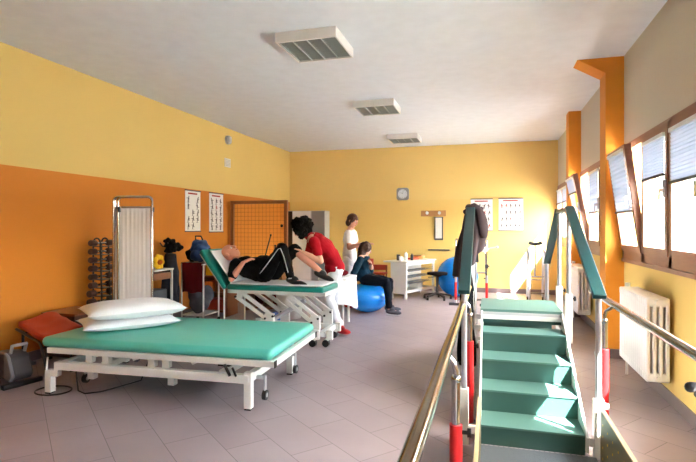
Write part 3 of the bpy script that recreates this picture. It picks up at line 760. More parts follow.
for a, b_, lb in (((-3.68, 7.7, .782), (-3.56, 7.75, 1.28), 'dark walking stick leaning steeply above the lying person'), ((-3.5, 7.75, .782), (-3.5, 7.8, 1.1), 'short dark stick standing upright on the cabinet')):
    o = MB().cyl(a, b_, .011).ball(b_, .018).build('walking_stick', 'black'); tag(o, lb, 'stick')
m = MB()
for i in range(3):
    m.tube([(-3.42, 7.75-.06+.04*i, .80), (-3.42, 7.75-.06+.04*i, 1.08), (-3.4, 7.75-.06+.04*i, 1.13), (-3.35, 7.75-.06+.04*i, 1.15), (-3.3, 7.75-.06+.04*i, 1.13), (-3.28+.0, 7.75-.06+.04*i, 1.08), (-3.32, 7.75-.06+.04*i, .80)], .009)
for z in (.87, .97): m.box(-3.43, -3.31, 7.68, 7.78, z, z+.012)
m.box(-3.45, -3.31, 7.66, 7.8, .782, .80); o = m.build('wire_stand', 'black'); tag(o, 'small black wire stand with hooped tops on the cabinet', 'stand')

# blue items below couch
t = thing('laundry_basket', 'white plastic basket under the far side of the couch', 'basket', (-3.0, 7.2, 0))
m = MB().loft([((-2.98, 7.2, 0), (.17, 0, 0), (0, .14, 0)), ((-2.98, 7.2, .4), (.23, 0, 0), (0, .19, 0)), ((-2.98, 7.2, .41), (.25, 0, 0), (0, .21, 0)), ((-2.98, 7.2, .41), (.22, 0, 0), (0, .18, 0)), ((-2.98, 7.2, .03), (.16, 0, 0), (0, .13, 0))], 28); m.build('tub', 'whitep', t)
m = MB().ell((-2.93, 7.2, .42), (.15, .14, .1), Matrix.Identity(3)).ell((-3.06, 7.17, .4), (.1, .1, .08), Matrix.Identity(3)); m.fuse(.01, 2).wrinkle(.03, 14)
o = m.build('blue_towel', 'bluel'); tag(o, 'bright blue towel heaped in the white basket', 'towel')
o = MB().prism([(-2.96, .21), (-2.68, .21), (-2.95, .42)], 6.42, 6.6, 'y').build('wedge_cushion', 'bluel', bev=.008)
o.location.z = 0; tag(o, 'blue wedge cushion on the floor beneath the treatment couch', 'cushion')

# locker in corner
t = thing('tall_locker', 'tall pale locker with dark front strip in the far left corner', 'locker', (-4.15, 10.95, 0))
MB().box(-4.62, -3.62, 10.82, 11.16, 0, 1.8).build('body', 'lgrey', t, bev=.003)
MB().box(-4.61, -4.42, 10.81, 10.82, .04, 1.79).build('dark_strip', 'black', t)  # thin black slab on the closed front, left of the doors
o = MB().box(-4.41, -3.97, 10.8, 10.82, .04, 1.79).build('door', 'whitep', t, bev=.003); MB().box(-4.02, -4.0, 10.78, 10.8, .9, 1.02).build('handle', 'dgrey', o)
o = MB().box(-3.93, -3.63, 10.8, 10.82, .04, 1.79).build('door', 'grey', t, bev=.003); MB().box(-3.92, -3.9, 10.78, 10.8, .9, 1.02).build('handle', 'dgrey', o)

# ------------------------------------------------------------------ back of the room
# small orange chair
t = thing('small_chair', 'small wooden chair with orange seat behind the seated person', 'chair', (-2.36, 10.75, 0))
for x in (-2.52, -2.2):
    for y in (10.6, 10.9): MB().box(x-.015, x+.015, y-.015, y+.015, 0, .4 if y < 10.7 else .56).build('leg', 'brownw', t)
MB().box(-2.54, -2.18, 10.58, 10.92, .38, .42).build('seat', 'redfab', t, bev=.01); MB().box(-2.54, -2.18, 10.89, 10.92, .46, .58).build('backrest', 'redfab', t, bev=.008)
# desk / shelf cart
t = thing('white_desk', 'white desk with open wire shelves against the yellow wall', 'desk', (-1.57, 9.6, 0))
Rd = Matrix.Translation((-1.55, 9.62, 0)) @ Matrix.Rotation(rad(68), 4, 'Z')
L_, W_ = 1.15, .36
o = MB().box(-.03, L_+.03, -.03, W_+.16, .715, .745, Rd).build('desk_top', 'off', t, bev=.004)
for x, y in ((0, 0), (L_-.04, 0), (0, W_-.04), (L_-.04, W_-.04)): MB().box(x, x+.04, y, y+.04, 0, .715, Rd).build('leg', 'white', t)
MB().box(.0, .02, .04, W_-.04, .1, .715, Rd).build('side_panel', 'white', t); MB().box(.04, L_-.04, W_-.03, W_-.01, .1, .715, Rd).build('back_panel', 'white', t)
MB().box(.04, L_-.04, .0, W_-.04, .12, .17, Rd).build('bottom_shelf', 'white', t)
MB().box(.04, L_-.04, -.005, .02, .66, .715, Rd).build('apron', 'white', t)
for z in (.3, .42, .54):
    m = MB()
    for y in (.02, .12, .22, .3): m.cyl(Rd @ V((.03, y, z)), Rd @ V((L_-.03, y, z)), .005, 6)
    for x in [.04+i*.1 for i in range(11)]: m.cyl(Rd @ V((x, .02, z)), Rd @ V((x, .3, z)), .004, 6)
    m.cyl(Rd @ V((.03, .02, z+.04)), Rd @ V((L_-.03, .02, z+.04)), .005, 6)
    m.build('wire_shelf', 'chrome', t)
def onTop(x, y, z=.745): return Rd @ V((x, y, z))
p = onTop(.12, .2); t = thing('cup', 'white cup standing at the left on the desk', 'cup', p)
MB().cone(p, p+V((0, 0, .09)), .03, .038, 20).build('body', 'whitep', t); MB().tube([p+V((.035, 0, .07)), p+V((.06, 0, .065)), p+V((.06, 0, .03)), p+V((.033, 0, .025))], .006).build('handle', 'whitep', t)
p = onTop(.22, .32); o = MB().cyl(p, p+V((0, 0, .12)), .035, 20).build('dark_jar', 'dgrey'); tag(o, 'dark jar behind the cup on the desk', 'jar')
p = onTop(.34, .22); o = MB().cyl(p, p+V((0, 0, .1)), .032, 20).build('small_jar', 'off'); tag(o, 'pale jar in the middle of the desk items', 'jar')
for i, (x, y, a, b_, hh, k, lb) in enumerate(((.55, .15, .22, .18, .035, 'redfab', 'red folder lying on the desk'), (.78, .18, .2, .16, .05, 'orangep', 'orange book on the right of the desk'), (.95, .2, .15, .2, .08, 'tan', 'tan box at the right end of the desk'))):
    o = MB().box(x, x+a, y, y+b_, .746, .746+hh, Rd).build('folder' if i == 0 else ('book' if i == 1 else 'small_box'), k, bev=.003); tag(o, lb, ('folder', 'book', 'box')[i])
for i, (x, y, rr, hh, k, lb) in enumerate(((.42, .12, .03, .11, 'black', 'black pot near the front edge of the desk'), (.48, .3, .035, .13, 'whitep', 'white bottle behind the black pot on the desk'))):
    o = MB().cyl(onTop(x, y), onTop(x, y, .745+hh), rr, 18).cyl(onTop(x, y, .745+hh), onTop(x, y, .77+hh), rr*.5, 14).build('pot' if i == 0 else 'bottle', k); tag(o, lb, ('pot', 'bottle')[i])
o = MB().box(.55, .75, .06, .26, .17, .3, Rd).build('paper_stack', 'paper'); tag(o, 'stack of paper on the bottom shelf of the desk', 'paper')

# office chair
t = thing('office_chair', 'black low office stool on casters beside the white desk', 'chair', (-.93, 9.95, 0))
ox, oy = -.98, 9.88
for k in range(5):
    a = k*2*pi/5+.3; e = (ox+.27*math.cos(a), oy+.27*math.sin(a))
    o = MB().bar((ox, oy, .12), (*e, .075), .045, .03).build('base_arm', 'black', t)
    MB().cyl((e[0]-.02, e[1], .032), (e[0]+.02, e[1], .032), .032, 14).build('caster', 'black', t)
MB().cyl((ox, oy, .08), (ox, oy, .47), .026).build('column', 'black', t)
MB().cyl((ox, oy, .46), (ox, oy, .49), .1).cyl((ox, oy, .48), (ox, oy, .53), .2, 28).build('seat', 'blackfab', t, bev=.015)
MB().cyl((ox+.05, oy, .45), (ox-.16, oy-.14, .44), .008).build('lever', 'black', t)

# balls
def xball(c, r, name, label):
    t = thing(name, label, 'exercise ball', (c[0], c[1], 0), 'blue exercise balls')
    m = MB(); m.loft([((c[0], c[1], c[2]+r[2]*math.sin(a)), (r[0]*math.cos(a), 0, 0), (0, r[1]*math.cos(a), 0)) for a in [(-pi/2+.02)+(pi-.04)*i/40 for i in range(41)]], 56); m.build('shell', 'ball', t)
    m = MB()
    for k in range(5): 
        z = -.5+.25*k; a = math.asin(z); rr = math.cos(a)
        m.tube([(c[0]+(r[0]*rr+.0005)*math.cos(q*pi/24), c[1]+(r[1]*rr+.0005)*math.sin(q*pi/24), c[2]+r[2]*z) for q in range(48)], .003, 6, closed=True)
    m.build('grip_ribs', 'ball', t)
xball((-1.95, 8.05, .245), (.335, .335, .245), 'exercise_ball', 'squashed blue exercise ball under the seated person')
xball((-.62, 10.35, .41), (.41, .41, .41), 'exercise_ball', 'big round blue exercise ball standing free behind the walkers')

# walker 1 (tall, red lower parts, forearm handles)
t = thing('standing_walker', 'tall walking frame with red tube sections in front of the big blue ball', 'walker', (-.3, 9.4, 0))
for x, s in ((-.58, -1), (-.04, 1)):
    MB().cyl((x, 9.2, .04), (x, 9.2, .55), .022).build('lower_post', 'alu', t); MB().cyl((x, 9.2, .1), (x, 9.2, .26), .0235).cyl((x, 9.2, .26), (x, 9.2, .42), .0232).build('red_sleeve', 'red', t); MB().cyl((x, 9.2, .55), (x, 9.2, 1.06), .014).build('upper_post', 'chrome', t)
    MB().box(x-.12, x+.06, 9.17, 9.23, .0, .045).bar((x, 9.2, .04), (x, 9.75, .04), .04).build('foot', 'dgrey', t)
    MB().cyl((x, 9.2, .5), (x-.05, 9.2, .5), .012).cyl((x, 9.2, .72), (x+.05*s, 9.2, .72), .012).build('knob', 'black', t)
    MB().box(x-.03, x+.03, 9.17, 9.23, .68, .75).build('clamp', 'dgrey', t)
    MB().tube([(x, 9.2, 1.04), (x, 9.2, 1.15), (x, 9.25, 1.19), (x, 9.5, 1.19)], .014).build('handle_bar', 'chrome', t); MB().cyl((x, 9.5, 1.19), (x, 9.62, 1.19), .018).build('hand_grip', 'black', t)
MB().tube([(-.04, 9.25, 1.0), (.02, 9.25, 1.04), (.13, 9.22, 1.06)], .012).ball((.14, 9.22, 1.06), .025).build('side_handle', 'lgrey', t)
MB().tube([(-.05, 9.35, .25), (-.05, 9.35, .92), (-.1, 9.3, 1.0), (-.2, 9.25, 1.0)], .016).build('inner_hoop', 'chrome', t)
MB().cyl((-.58, 9.72, .04), (-.04, 9.72, .04), .018).cyl((-.58, 9.2, .6), (-.04, 9.2, .6), .012).build('cross_bar', 'chrome', t)
MB().box(-.3, -.02, 9.18, 9.3, .98, 1.06).build('forearm_pad', 'whitep', t, bev=.02)
# walker 2
t = thing('axillary_walker', 'chrome underarm walking frame with black crutch pad by the far window', 'walker', (.82, 9.95, 0))
for x in (.72, 1.0):
    MB().tube([(x, 9.75, .06), (x, 9.8, .8), (x, 9.85, .95), (x, 10.0, 1.0), (x, 10.15, .95), (x, 10.2, .8), (x, 10.3, .06)], .021).build('side_hoop', 'alu', t)
    for y in (9.75, 10.3): MB().cyl((x-.012, y, .035), (x+.012, y, .035), .035).build('wheel', 'dgrey', t)
MB().cyl((.83, 9.9, .5), (.83, 9.9, 1.1), .014).build('pad_post', 'chrome', t)
MB().tube([(.72, 9.9, 1.13), (.77, 9.9, 1.105), (.83, 9.9, 1.1), (.89, 9.9, 1.105), (.95, 9.9, 1.13)], .033).build('crutch_pad', 'black', t)
for y, z in ((9.8, .5), (10.24, .4), (9.76, .2)): MB().cyl((.72, y, z), (1.0, y, z), .012).build('cross_bar', 'chrome', t)

# ------------------------------------------------------------------ training stairs
st = thing('training_stairs', 'green training stairs with white sides and green handrails', 'training stairs', (.26, 4.7, 0))
SX0, SX1 = -.05, .57; fr = [3.34, 3.605, 3.87, 4.135, 4.40]; zz = [.125, .272, .42, .568, .71]
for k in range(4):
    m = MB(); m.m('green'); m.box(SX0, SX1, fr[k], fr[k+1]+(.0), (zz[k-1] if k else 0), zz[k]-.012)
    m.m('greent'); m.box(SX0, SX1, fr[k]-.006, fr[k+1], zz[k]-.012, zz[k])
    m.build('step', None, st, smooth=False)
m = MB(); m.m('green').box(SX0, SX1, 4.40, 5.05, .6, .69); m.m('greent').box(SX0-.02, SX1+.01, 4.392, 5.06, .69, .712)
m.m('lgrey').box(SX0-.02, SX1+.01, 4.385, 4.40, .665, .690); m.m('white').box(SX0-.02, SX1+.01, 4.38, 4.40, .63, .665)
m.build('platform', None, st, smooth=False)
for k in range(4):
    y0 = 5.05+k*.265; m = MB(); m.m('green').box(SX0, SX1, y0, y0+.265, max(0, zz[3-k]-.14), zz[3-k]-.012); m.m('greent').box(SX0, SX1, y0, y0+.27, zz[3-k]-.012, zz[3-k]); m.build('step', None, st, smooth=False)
for x0, x1 in ((SX0-.014, SX0-.001), (SX1+.001, SX1+.014)):
    P = [(3.3, .03), (3.3, .12), (4.38, .70), (5.07, .70), (6.15, .12), (6.15, .03), (5.9, .03), (5.05, .56), (4.45, .56), (3.6, .03)]
    m = MB(); m.prism(P, x0, x1, 'x'); m.build('side_panel', 'white', st, smooth=False)
RL, RR = -.155, .64
def zr(y): return 1.0+(y-3.3)*(.565/1.15) if y < 4.45 else (1.565 if y < 5.1 else 1.565-(y-5.1)*(.555/1.0))
for x in (RL, RR):
    MB().bar((x, 3.28, .985), (x, 4.47, 1.57), .03, .075, up=(1, 0, 0)).build('handrail', 'greenr', st, bev=.004)
    MB().bar((x, 4.44, 1.555), (x, 5.12, 1.555), .03, .06, up=(1, 0, 0)).build('handrail', 'greenr', st, bev=.004)
    MB().bar((x, 5.09, 1.57), (x, 6.12, 1.0), .03, .075, up=(1, 0, 0)).build('handrail', 'greenr', st, bev=.004)
    for y in (3.32, 4.5, 5.08, 6.08):
        zt = zr(y)-.03; zs = .85 if 4 < y < 5.5 else .36
        zb = .44 if 4 < y < 5.5 else 0
        MB().box(x-.028, x+.028, y-.028, y+.028, zb, zs).build('post_sleeve', 'white', st, bev=.003)
        MB().cyl((x, y, zs-.05), (x, y, zt), .018).build('post', 'alu', st)
        sgn = 1 if x > 0 else -1
        MB().cyl((x+sgn*.02, y, zs-.04), (x+sgn*.045, y, zs-.04), .007).cyl((x+sgn*.04, y, zs-.04), (x+sgn*.055, y, zs-.04), .02).build('knob', 'black' if 4 < y < 5.5 else 'alu', st)
        xe = SX1+.02 if x > 0 else SX0-.02
        zb2 = .5 if 4 < y < 5.5 else .07
        MB().box(min(x, xe), max(x, xe), y-.015, y+.015, zb2, zb2+.05).build('bracket', 'white', st)

# ------------------------------------------------------------------ parallel bars
pb = thing('parallel_bars', 'long steel parallel walking bars with red posts in the foreground', 'parallel bars', (.3, 2.2, 0))
BL, BR = -.165, .785
for x in (BL, BR):
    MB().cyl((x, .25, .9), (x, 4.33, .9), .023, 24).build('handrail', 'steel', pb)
    MB().ball((x, 4.33, .9), (.021, .014, .021)).build('rail_end', 'black', pb)
for y in (.6, 2.07, 3.62):
    for x, px_ in ((BL, -.13), (BR, .80 if y < 3 else .735)):
        s = 1 if px_ > x else -1
        r = MB().cyl((px_, y, .02), (px_, y, .6), .026, 20); r.build('lower_post', 'red', pb)
        MB().cyl((px_, y, .58), (px_, y, .79), .018, 20).build('upper_post', 'chrome', pb)
        MB().cyl((px_, y, .01), (px_, y, .03), .06, 24).build('base_plate', 'dgrey', pb)
        MB().tube([(px_, y, .78), (px_, y, .82), (px_-s*.008, y, .85), (x, y, .882)], .012).ball((px_, y, .785), .022).build('rail_bracket', 'chrome' if px_ < 0 or y > 3 else 'black', pb)
        if not (px_ > .79): MB().cyl((px_+s*.02, y, .57), (px_+s*.05, y, .57), .008).cyl((px_+s*.045, y, .57), (px_+s*.06, y, .57), .018).build('knob', 'black', pb)
MB().tube([(.785, 2.17, .885), (.782, 2.17, .84), (.772, 2.17, .80)], .014).cyl((.79, 2.17, .80), (.735, 2.17, .80), .016).ball((.735, 2.17, .795), .02).ball((.76, 2.17, .77), .014).build('rail_clamp', 'dgrey', pb)
MB().box(-.05, .62, .2, 3.28, .0, .02).build('walking_mat', 'mat_', pb)
m = MB()
for i in range(22): x = -.035+i*.03; m.box(x, x+.008, .2, 3.28, .02, .023)
m.build('mat_ribs', 'mat_', pb)
for x in (-.068, .64):
    o = MB().box(x, x+.018, .2, 3.27, .0, .315).build('side_board', 'boardg', pb, bev=.003)
    MB().box(x-.001, x+.019, .2, 3.272, .315, .325).build('edge_strip', 'pale', o)
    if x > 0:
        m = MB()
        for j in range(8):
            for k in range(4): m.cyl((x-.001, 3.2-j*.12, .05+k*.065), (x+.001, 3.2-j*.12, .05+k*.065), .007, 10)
        m.build('board_dots', 'yellow', o)  # rows of small yellow discs set on the right board

# jacket and black coat on the left stair rail
m = MB()
def jk(u, v):
    a = u*2*pi; w = .08+.13*min(1, v*1.6)**.8; d = .06+.04*min(1, v*2)
    f = 1+.22*math.sin(a*4+1.2)*v+.12*math.sin(a*7+v*5)*v
    zb = 1.6-(.5+.14*math.cos(a+2.8))*v
    cxx = -.135-.03*v
    return (cxx+math.cos(a)*w/2*f*1.1, 4.60+math.sin(a)*d*f, zb+.02*mnoise.noise(V((math.cos(a)*2, math.sin(a)*2, v*5))))
m.grid(jk, 64, 36); bmesh.ops.remove_doubles(m.bm, verts=m.bm.verts, dist=.0005)
c = m.bm.verts.new((-.12, 4.60, 1.615))
for e in [e for e in m.bm.edges if e.is_boundary and min(v.co.z for v in e.verts) > 1.55]: m.bm.faces.new((e.verts[0], e.verts[1], c))
t = thing('hanging_jacket', 'brown-grey jacket hanging from the top of the left stair handrail', 'jacket', (-.12, 4.6, 1.0))
m.build('jacket_body', 'jacket', t, solid=.008)
def sleeve(P, R, nm='sleeve'):
    m = MB(); m.tube(P, R, 16); m.wrinkle(.02, 18); m.build(nm, 'jacket', t, sub=1)
sleeve([(-.17, 4.58, 1.56), (-.19, 4.57, 1.45), (-.215, 4.56, 1.25), (-.235, 4.56, 1.0), (-.24, 4.56, .86)], [.03, .042, .042, .036, .03])
sleeve([(-.11, 4.53, 1.57), (-.08, 4.52, 1.55), (-.06, 4.53, 1.46), (-.045, 4.53, 1.36), (-.045, 4.53, 1.3)], [.03, .042, .048, .045, .036])
m = MB().ell((-.13, 4.57, 1.575), (.075, .06, .04), Matrix.Identity(3)).ell((-.17, 4.55, 1.55), (.05, .05, .04), Matrix.Identity(3)); m.fuse(.008, 2).wrinkle(.02, 20); m.build('hood', 'jacket', t)
garment(-.19, 4.5, 1.15, .2, .1, .12, .3, 'black_coat', 'blackfab', 'black coat hanging low on the left stair post', seed=4, top=.6)

# ------------------------------------------------------------------ people
def frame_from(z, x):            # rotation whose Z is z and X is near x
    z = V(z).normalized(); x = V(x); x = (x-z*x.dot(z)).normalized(); y = z.cross(x)
    return Matrix((x, y, z)).transposed()
def hand(m, wrist, d, palm_n, thumb_side, s=1, curl=.5):
    """palm plus five unequal bent fingers; d = direction, palm_n = way the palm faces"""
    d = V(d).normalized(); n = V(palm_n); n = (n-d*n.dot(d)).normalized(); w = V(wrist); side = d.cross(n)*thumb_side
    R = frame_from(d, side)
    m.ell(w+d*.045*s, (.04*s, .016*s, .055*s), R, 2)
    for i, L in enumerate((.068, .078, .074, .058)):
        o = w+d*.085*s+side*(.028-.0185*i)*s; r = .0095*s
        e1 = o+(d*math.cos(curl*.5)+n*math.sin(curl*.5))*L*.5*s; e2 = e1+(d*math.cos(curl*1.4)+n*math.sin(curl*1.4))*L*.5*s
        m.cap(o-d*.02*s, e1, r, r*.92).cap(e1, e2, r*.92, r*.75)
    o = w+d*.02*s+side*.03*s; e1 = o+(d*.6+side*.7+n*.25).normalized()*.035*s; e2 = e1+(d*.9+side*.2+n*.35).normalized()*.03*s
    m.cap(o-side*.01*s, e1, .012*s, .011*s).cap(e1, e2, .011*s, .009*s)
def head_geo(m, c, face, up, s=1):
    R = frame_from(up, face); c = V(c); X, Y, Z = R.col[0], R.col[1], R.col[2]
    def P(x, y, z): return c+(X*x+Y*y+Z*z)*s
    m.ell(P(-.012, 0, .025), (.098*s, .076*s, .09*s), R, 3)
    m.ell(P(.022, 0, -.035), (.066*s, .06*s, .078*s), R, 3)
    m.ell(P(.045, 0, -.088), (.03*s, .034*s, .024*s), R, 2)          # chin
    m.cone(P(.078, 0, .022), P(.104, 0, -.022), .010*s, .016*s, 10); m.ball(P(.1, 0, -.024), .015*s, 2)
    m.ell(P(.072, .03, .028), (.016*s, .026*s, .01*s), R, 2).ell(P(.072, -.03, .028), (.016*s, .026*s, .01*s), R, 2)
    m.ell(P(.078, 0, -.055), (.014*s, .026*s, .012*s), R, 2)
    for q in (1, -1): m.ell(P(-.005, q*.077, -.008), (.022*s, .01*s, .032*s), R, 2)
    return P, R
def face_bits(root, P, s=1):
    for q in (1, -1):
        m = MB().ball(P(.079, q*.03, .006), .0125*s, 2); m.build('eye', 'eye', root)
        m = MB().ball(P(.0885, q*.03, .005), .006*s, 2); m.build('pupil', 'black', root)
    m = MB().ell(P(.089, 0, -.056), (.006*s, .022*s, .007*s), frame_from(P(0, 0, 1)-P(0, 0, 0), P(1, 0, 0)-P(0, 0, 0)), 2); m.build('lips', 'lip', root)
def torso(m, pts, side, k=1.0):
    """pts: list of (centre, half width, half depth)"""
    rings = []; n = len(pts)
    for i, (c, a, b_) in enumerate(pts):
        t = (V(pts[min(i+1, n-1)][0])-V(pts[max(i-1, 0)][0])).normalized(); s = V(side); s = (s-t*s.dot(t)).normalized(); f = t.cross(s)
        rings.append((V(c), s*a*k, f*b_*k))
    m.loft(rings, 20)
    return m
def foot_geo(m, ankle, toe, up, s=1, r=.045):
    a = V(ankle); t = V(toe); d = (t-a); d = d.normalized()
    R = frame_from(up, d); X, Y, Z = R.col[0], R.col[1], R.col[2]
    L = (t-a).length
    m.ell(a+X*(L*.42)-Z*.045*s, ((L*.5+.045*s), .042*s, .034*s), R, 3); m.ell(a-X*.015*s-Z*.03*s, (.045*s, .036*s, .042*s), R, 2); m.ell(a+X*(L*.2)-Z*.01*s, (.06*s, .033*s, .035*s), R, 2)
def person(base, label, spine, side, neck, head, face, up, arms, legs, skin='skin', hs=1, bits=True, vox=.006):
    """arms: (shoulder, elbow, wrist, hand dir, palm normal, thumb side, curl); legs: (hip, knee, ankle, toe)"""
    m = MB(); torso(m, spine, side)
    top = V(spine[-1][0]); m.cap(top, V(neck), .062, .052).cap(V(neck), V(head)-V(up).normalized()*.03, .052, .05)
    P, R = head_geo(m, head, face, up, hs)
    for sh, el, wr, hd, pn, ts, cu in arms:
        m.cap(top, sh, .06, .056).cap(sh, el, .05, .04).cap(el, V(el).lerp(V(wr), .35), .04, .042).cap(V(el).lerp(V(wr), .35), wr, .042, .026); hand(m, wr, hd, pn, ts, .98, cu)
    for hp, kn, an, toe, fu in legs:
        m.cap(hp, kn, .085, .055).cap(kn, V(kn).lerp(V(an), .35), .054, .056).cap(V(kn).lerp(V(an), .35), an, .056, .036); foot_geo(m, an, toe, fu, .9)
    m.fuse(vox, 2)
    bmesh.ops.translate(m.bm, vec=-V(base), verts=m.bm.verts)
    me = D.meshes.new('person'); bmesh.ops.recalc_face_normals(m.bm, faces=m.bm.faces); m.bm.to_mesh(me); m.bm.free(); me.materials.append(M[skin])
    me.polygons.foreach_set('use_smooth', [True]*len(me.polygons))
    o = D.objects.new('person', me); COL.objects.link(o); o.location = base; tag(o, label, 'person')
    if bits: face_bits(o, P, hs)
    return o, P, R

# --- man lying on the couch (supine, knees bent)
yN, yF = 5.66, 5.94
sp = [((-2.66, 5.8, .80), .12, .07), ((-2.72, 5.8, .82), .17, .105), ((-2.80, 5.8, .855), .185, .13), ((-2.90, 5.8, .885), .175, .135), ((-3.0, 5.8, .90), .185, .12), ((-3.08, 5.8, .945), .19, .10), ((-3.13, 5.8, .985), .12, .07)]
armsP = [((-3.06, 5.61, .95), (-3.07, 5.53, .77), (-2.93, 5.57, .97), (.5, .45, .35), (0, .3, -1), 1, .5),
         ((-3.06, 5.99, .95), (-3.04, 6.06, .82), (-2.86, 5.98, 1.0), (.5, -.5, .1), (0, -.2, -1), -1, .5)]
legsP = [((-2.68, yN, .82), (-2.45, yN, 1.15), (-2.33, yN, .80), (-2.16, yN-.01, .775), (.2, 0, 1)),
         ((-2.68, yF, .82), (-2.40, yF, 1.13), (-2.06, yF, .86), (-1.90, yF, .84), (.35, 0, 1))]
mp, P, R = person((-2.7, 5.8, .72), 'person in black clothes lying on the raised couch with bent knees', sp, (0, 1, 0), (-3.15, 5.8, 1.0), (-3.225, 5.79, 1.075), (.5, -.2, .84), (-.86, 0, .5), armsP, legsP, 'skinp', 1.1)
m = MB(); torso(m, [(c, a*1.07, b_*1.1) for c, a, b_ in sp[1:-1]]+[((-3.11, 5.8, .965), .15, .085)], (0, 1, 0))
m.ell((-2.76, 5.8, .94), (.15, .16, .115), Matrix.Identity(3))
for a in armsP: sh, el = V(a[0]), V(a[1]); m.cap(V((-3.08, 5.8, .95)), sh, .07, .072).cap(sh, sh.lerp(el, .75), .07, .062)
m.fuse(.008, 2).wrinkle(.012, 14); m.build('shirt', 'blackfab', mp)
m = MB(); torso(m, [(c, a*1.09, b_*1.12) for c, a, b_ in sp[:3]], (0, 1, 0))
hp, kn, an, toe, _ = legsP[0]; m.cap(hp, kn, .10, .068).cap(kn, V(kn).lerp(V(an), .95), .068, .055)
hp, kn, an, toe, _ = legsP[1]; m.cap(hp, kn, .10, .07).cap(kn, V(kn).lerp(V(an), .12), .068, .064)
m.fuse(.008, 2).wrinkle(.012, 14, 5); tr = m.build('trousers', 'blackfab', mp)
m = MB().tube([(-2.70, yN-.095, .84), (-2.56, yN-.083, 1.02), (-2.47, yN-.068, 1.145), (-2.44, yN-.067, 1.15), (-2.40, yN-.066, 1.06), (-2.345, yN-.058, .86)], .005, 6); m.build('side_stripe', 'lgrey', tr)
for (hp, kn, an, toe, fu) in legsP:
    m = MB(); foot_geo(m, V(an)+V((0, 0, .0)), V(toe)+V((.03, 0, 0)), fu, 1.08); m.fuse(.007, 1); s_ = m.build('shoe', 'black', mp)
a = legsP[0][2]; MB().cone((a[0]-.01, a[1], a[2]+.035), (a[0], a[1], a[2]-.02), .044, .042, 18).build('sock', 'sheet', mp)
# head pillow behind his head
m = MB(); Rp = frame_from((.78, 0, .62), (0, 1, 0)); m.ell((-3.33, 5.84, 1.0), (.2, .14, .03), Rp, 3); o = m.build('head_pillow', 'pillow'); tag(o, "thin white pillow behind the lying person's head", 'pillow')

# --- therapist in red polo bending over the couch
spT = [((-1.98, 6.36, .82), .15, .1), ((-1.99, 6.34, .92), .16, .11), ((-2.03, 6.30, 1.04), .14, .1), ((-2.10, 6.24, 1.14), .165, .115), ((-2.19, 6.18, 1.23), .175, .11), ((-2.25, 6.14, 1.28), .12, .08)]
sd = (.35, -.93, .1)
armsT = [((-2.15, 6.0, 1.22), (-2.05, 5.96, .98), (-2.27, 5.92, 1.09), (-.8, -.05, .45), (-.3, 0, -1), -1, .7),
         ((-2.28, 6.27, 1.2), (-2.32, 6.2, 1.0), (-2.38, 6.03, 1.12), (-.5, -.6, .4), (-.2, -.3, -1), 1, .7)]
legsT = [((-1.95, 6.27, .83), (-2.06, 6.3, .48), (-1.90, 6.27, .1), (-1.78, 6.21, .075), (0, 0, 1)),
         ((-2.02, 6.44, .83), (-2.14, 6.5, .48), (-2.1, 6.58, .1), (-2.24, 6.56, .075), (0, 0, 1))]
tp, P, R = person((-2.0, 6.35, 0), 'person in red polo and white trousers bending over the couch', spT, sd, (-2.31, 6.1, 1.34), (-2.345, 6.05, 1.385), (-.72, -.35, -.6), (-.55, -.15, .82), armsT, legsT)
m = MB(); torso(m, [((-1.975, 6.36, .80), .17, .115)]+[(c, a*1.1, b_*1.12) for c, a, b_ in spT[:-1]]+[(spT[-1][0], .14, .09)], sd)
for a in armsT: sh, el = V(a[0]), V(a[1]); m.cap(V(spT[-2][0]), sh, .075, .07).cap(sh, sh.lerp(el, .62), .068, .06)
m.cap(spT[-1][0], (-2.29, 6.11, 1.32), .075, .06).ell((-1.975, 6.33, .88), (.135, .17, .1), Matrix.Identity(3))
m.fuse(.008, 2).wrinkle(.014, 12); m.build('polo_shirt', 'polo', tp)
m = MB(); torso(m, [(c, a*1.07, b_*1.1) for c, a, b_ in spT[:2]], sd)
for hp, kn, an, toe, _ in legsT: m.cap(hp, kn, .095, .078).cap(kn, V(kn).lerp(V(an), .93), .075, .066)
m.fuse(.008, 2).wrinkle(.014, 12, 3); m.build('trousers', 'uniform', tp)
for hp, kn, an, toe, fu in legsT:
    m = MB(); foot_geo(m, an, V(toe)+(V(toe)-V(an)).normalized()*.03, fu, 1.12); m.fuse(.007, 1)
    for v in m.bm.verts: v.co.z = max(v.co.z, .004)
    m.build('clog', 'clog', tp)
m = MB(); hc = V((-2.345, 6.05, 1.385)); rnd = random.Random(5)
for i in range(90):
    d = V((rnd.gauss(0, 1), rnd.gauss(0, 1), rnd.gauss(0, 1))).normalized(); q = d.dot(R.col[0])
    if q > .8: continue
    if d.dot(R.col[2]) < -.9: continue
    m.ball(hc+R.col[2]*.02-R.col[0]*.02+d*V((.098, .098, .11)).x*(1.08+rnd.random()*.22), rnd.uniform(.03, .048), 1)
m.ell(hc+R.col[2]*.03-R.col[0]*.02, (.118, .108, .115), R, 3)
m.fuse(.007, 0).wrinkle(.012, 45); m.build('curly_hair', 'hairb', tp)

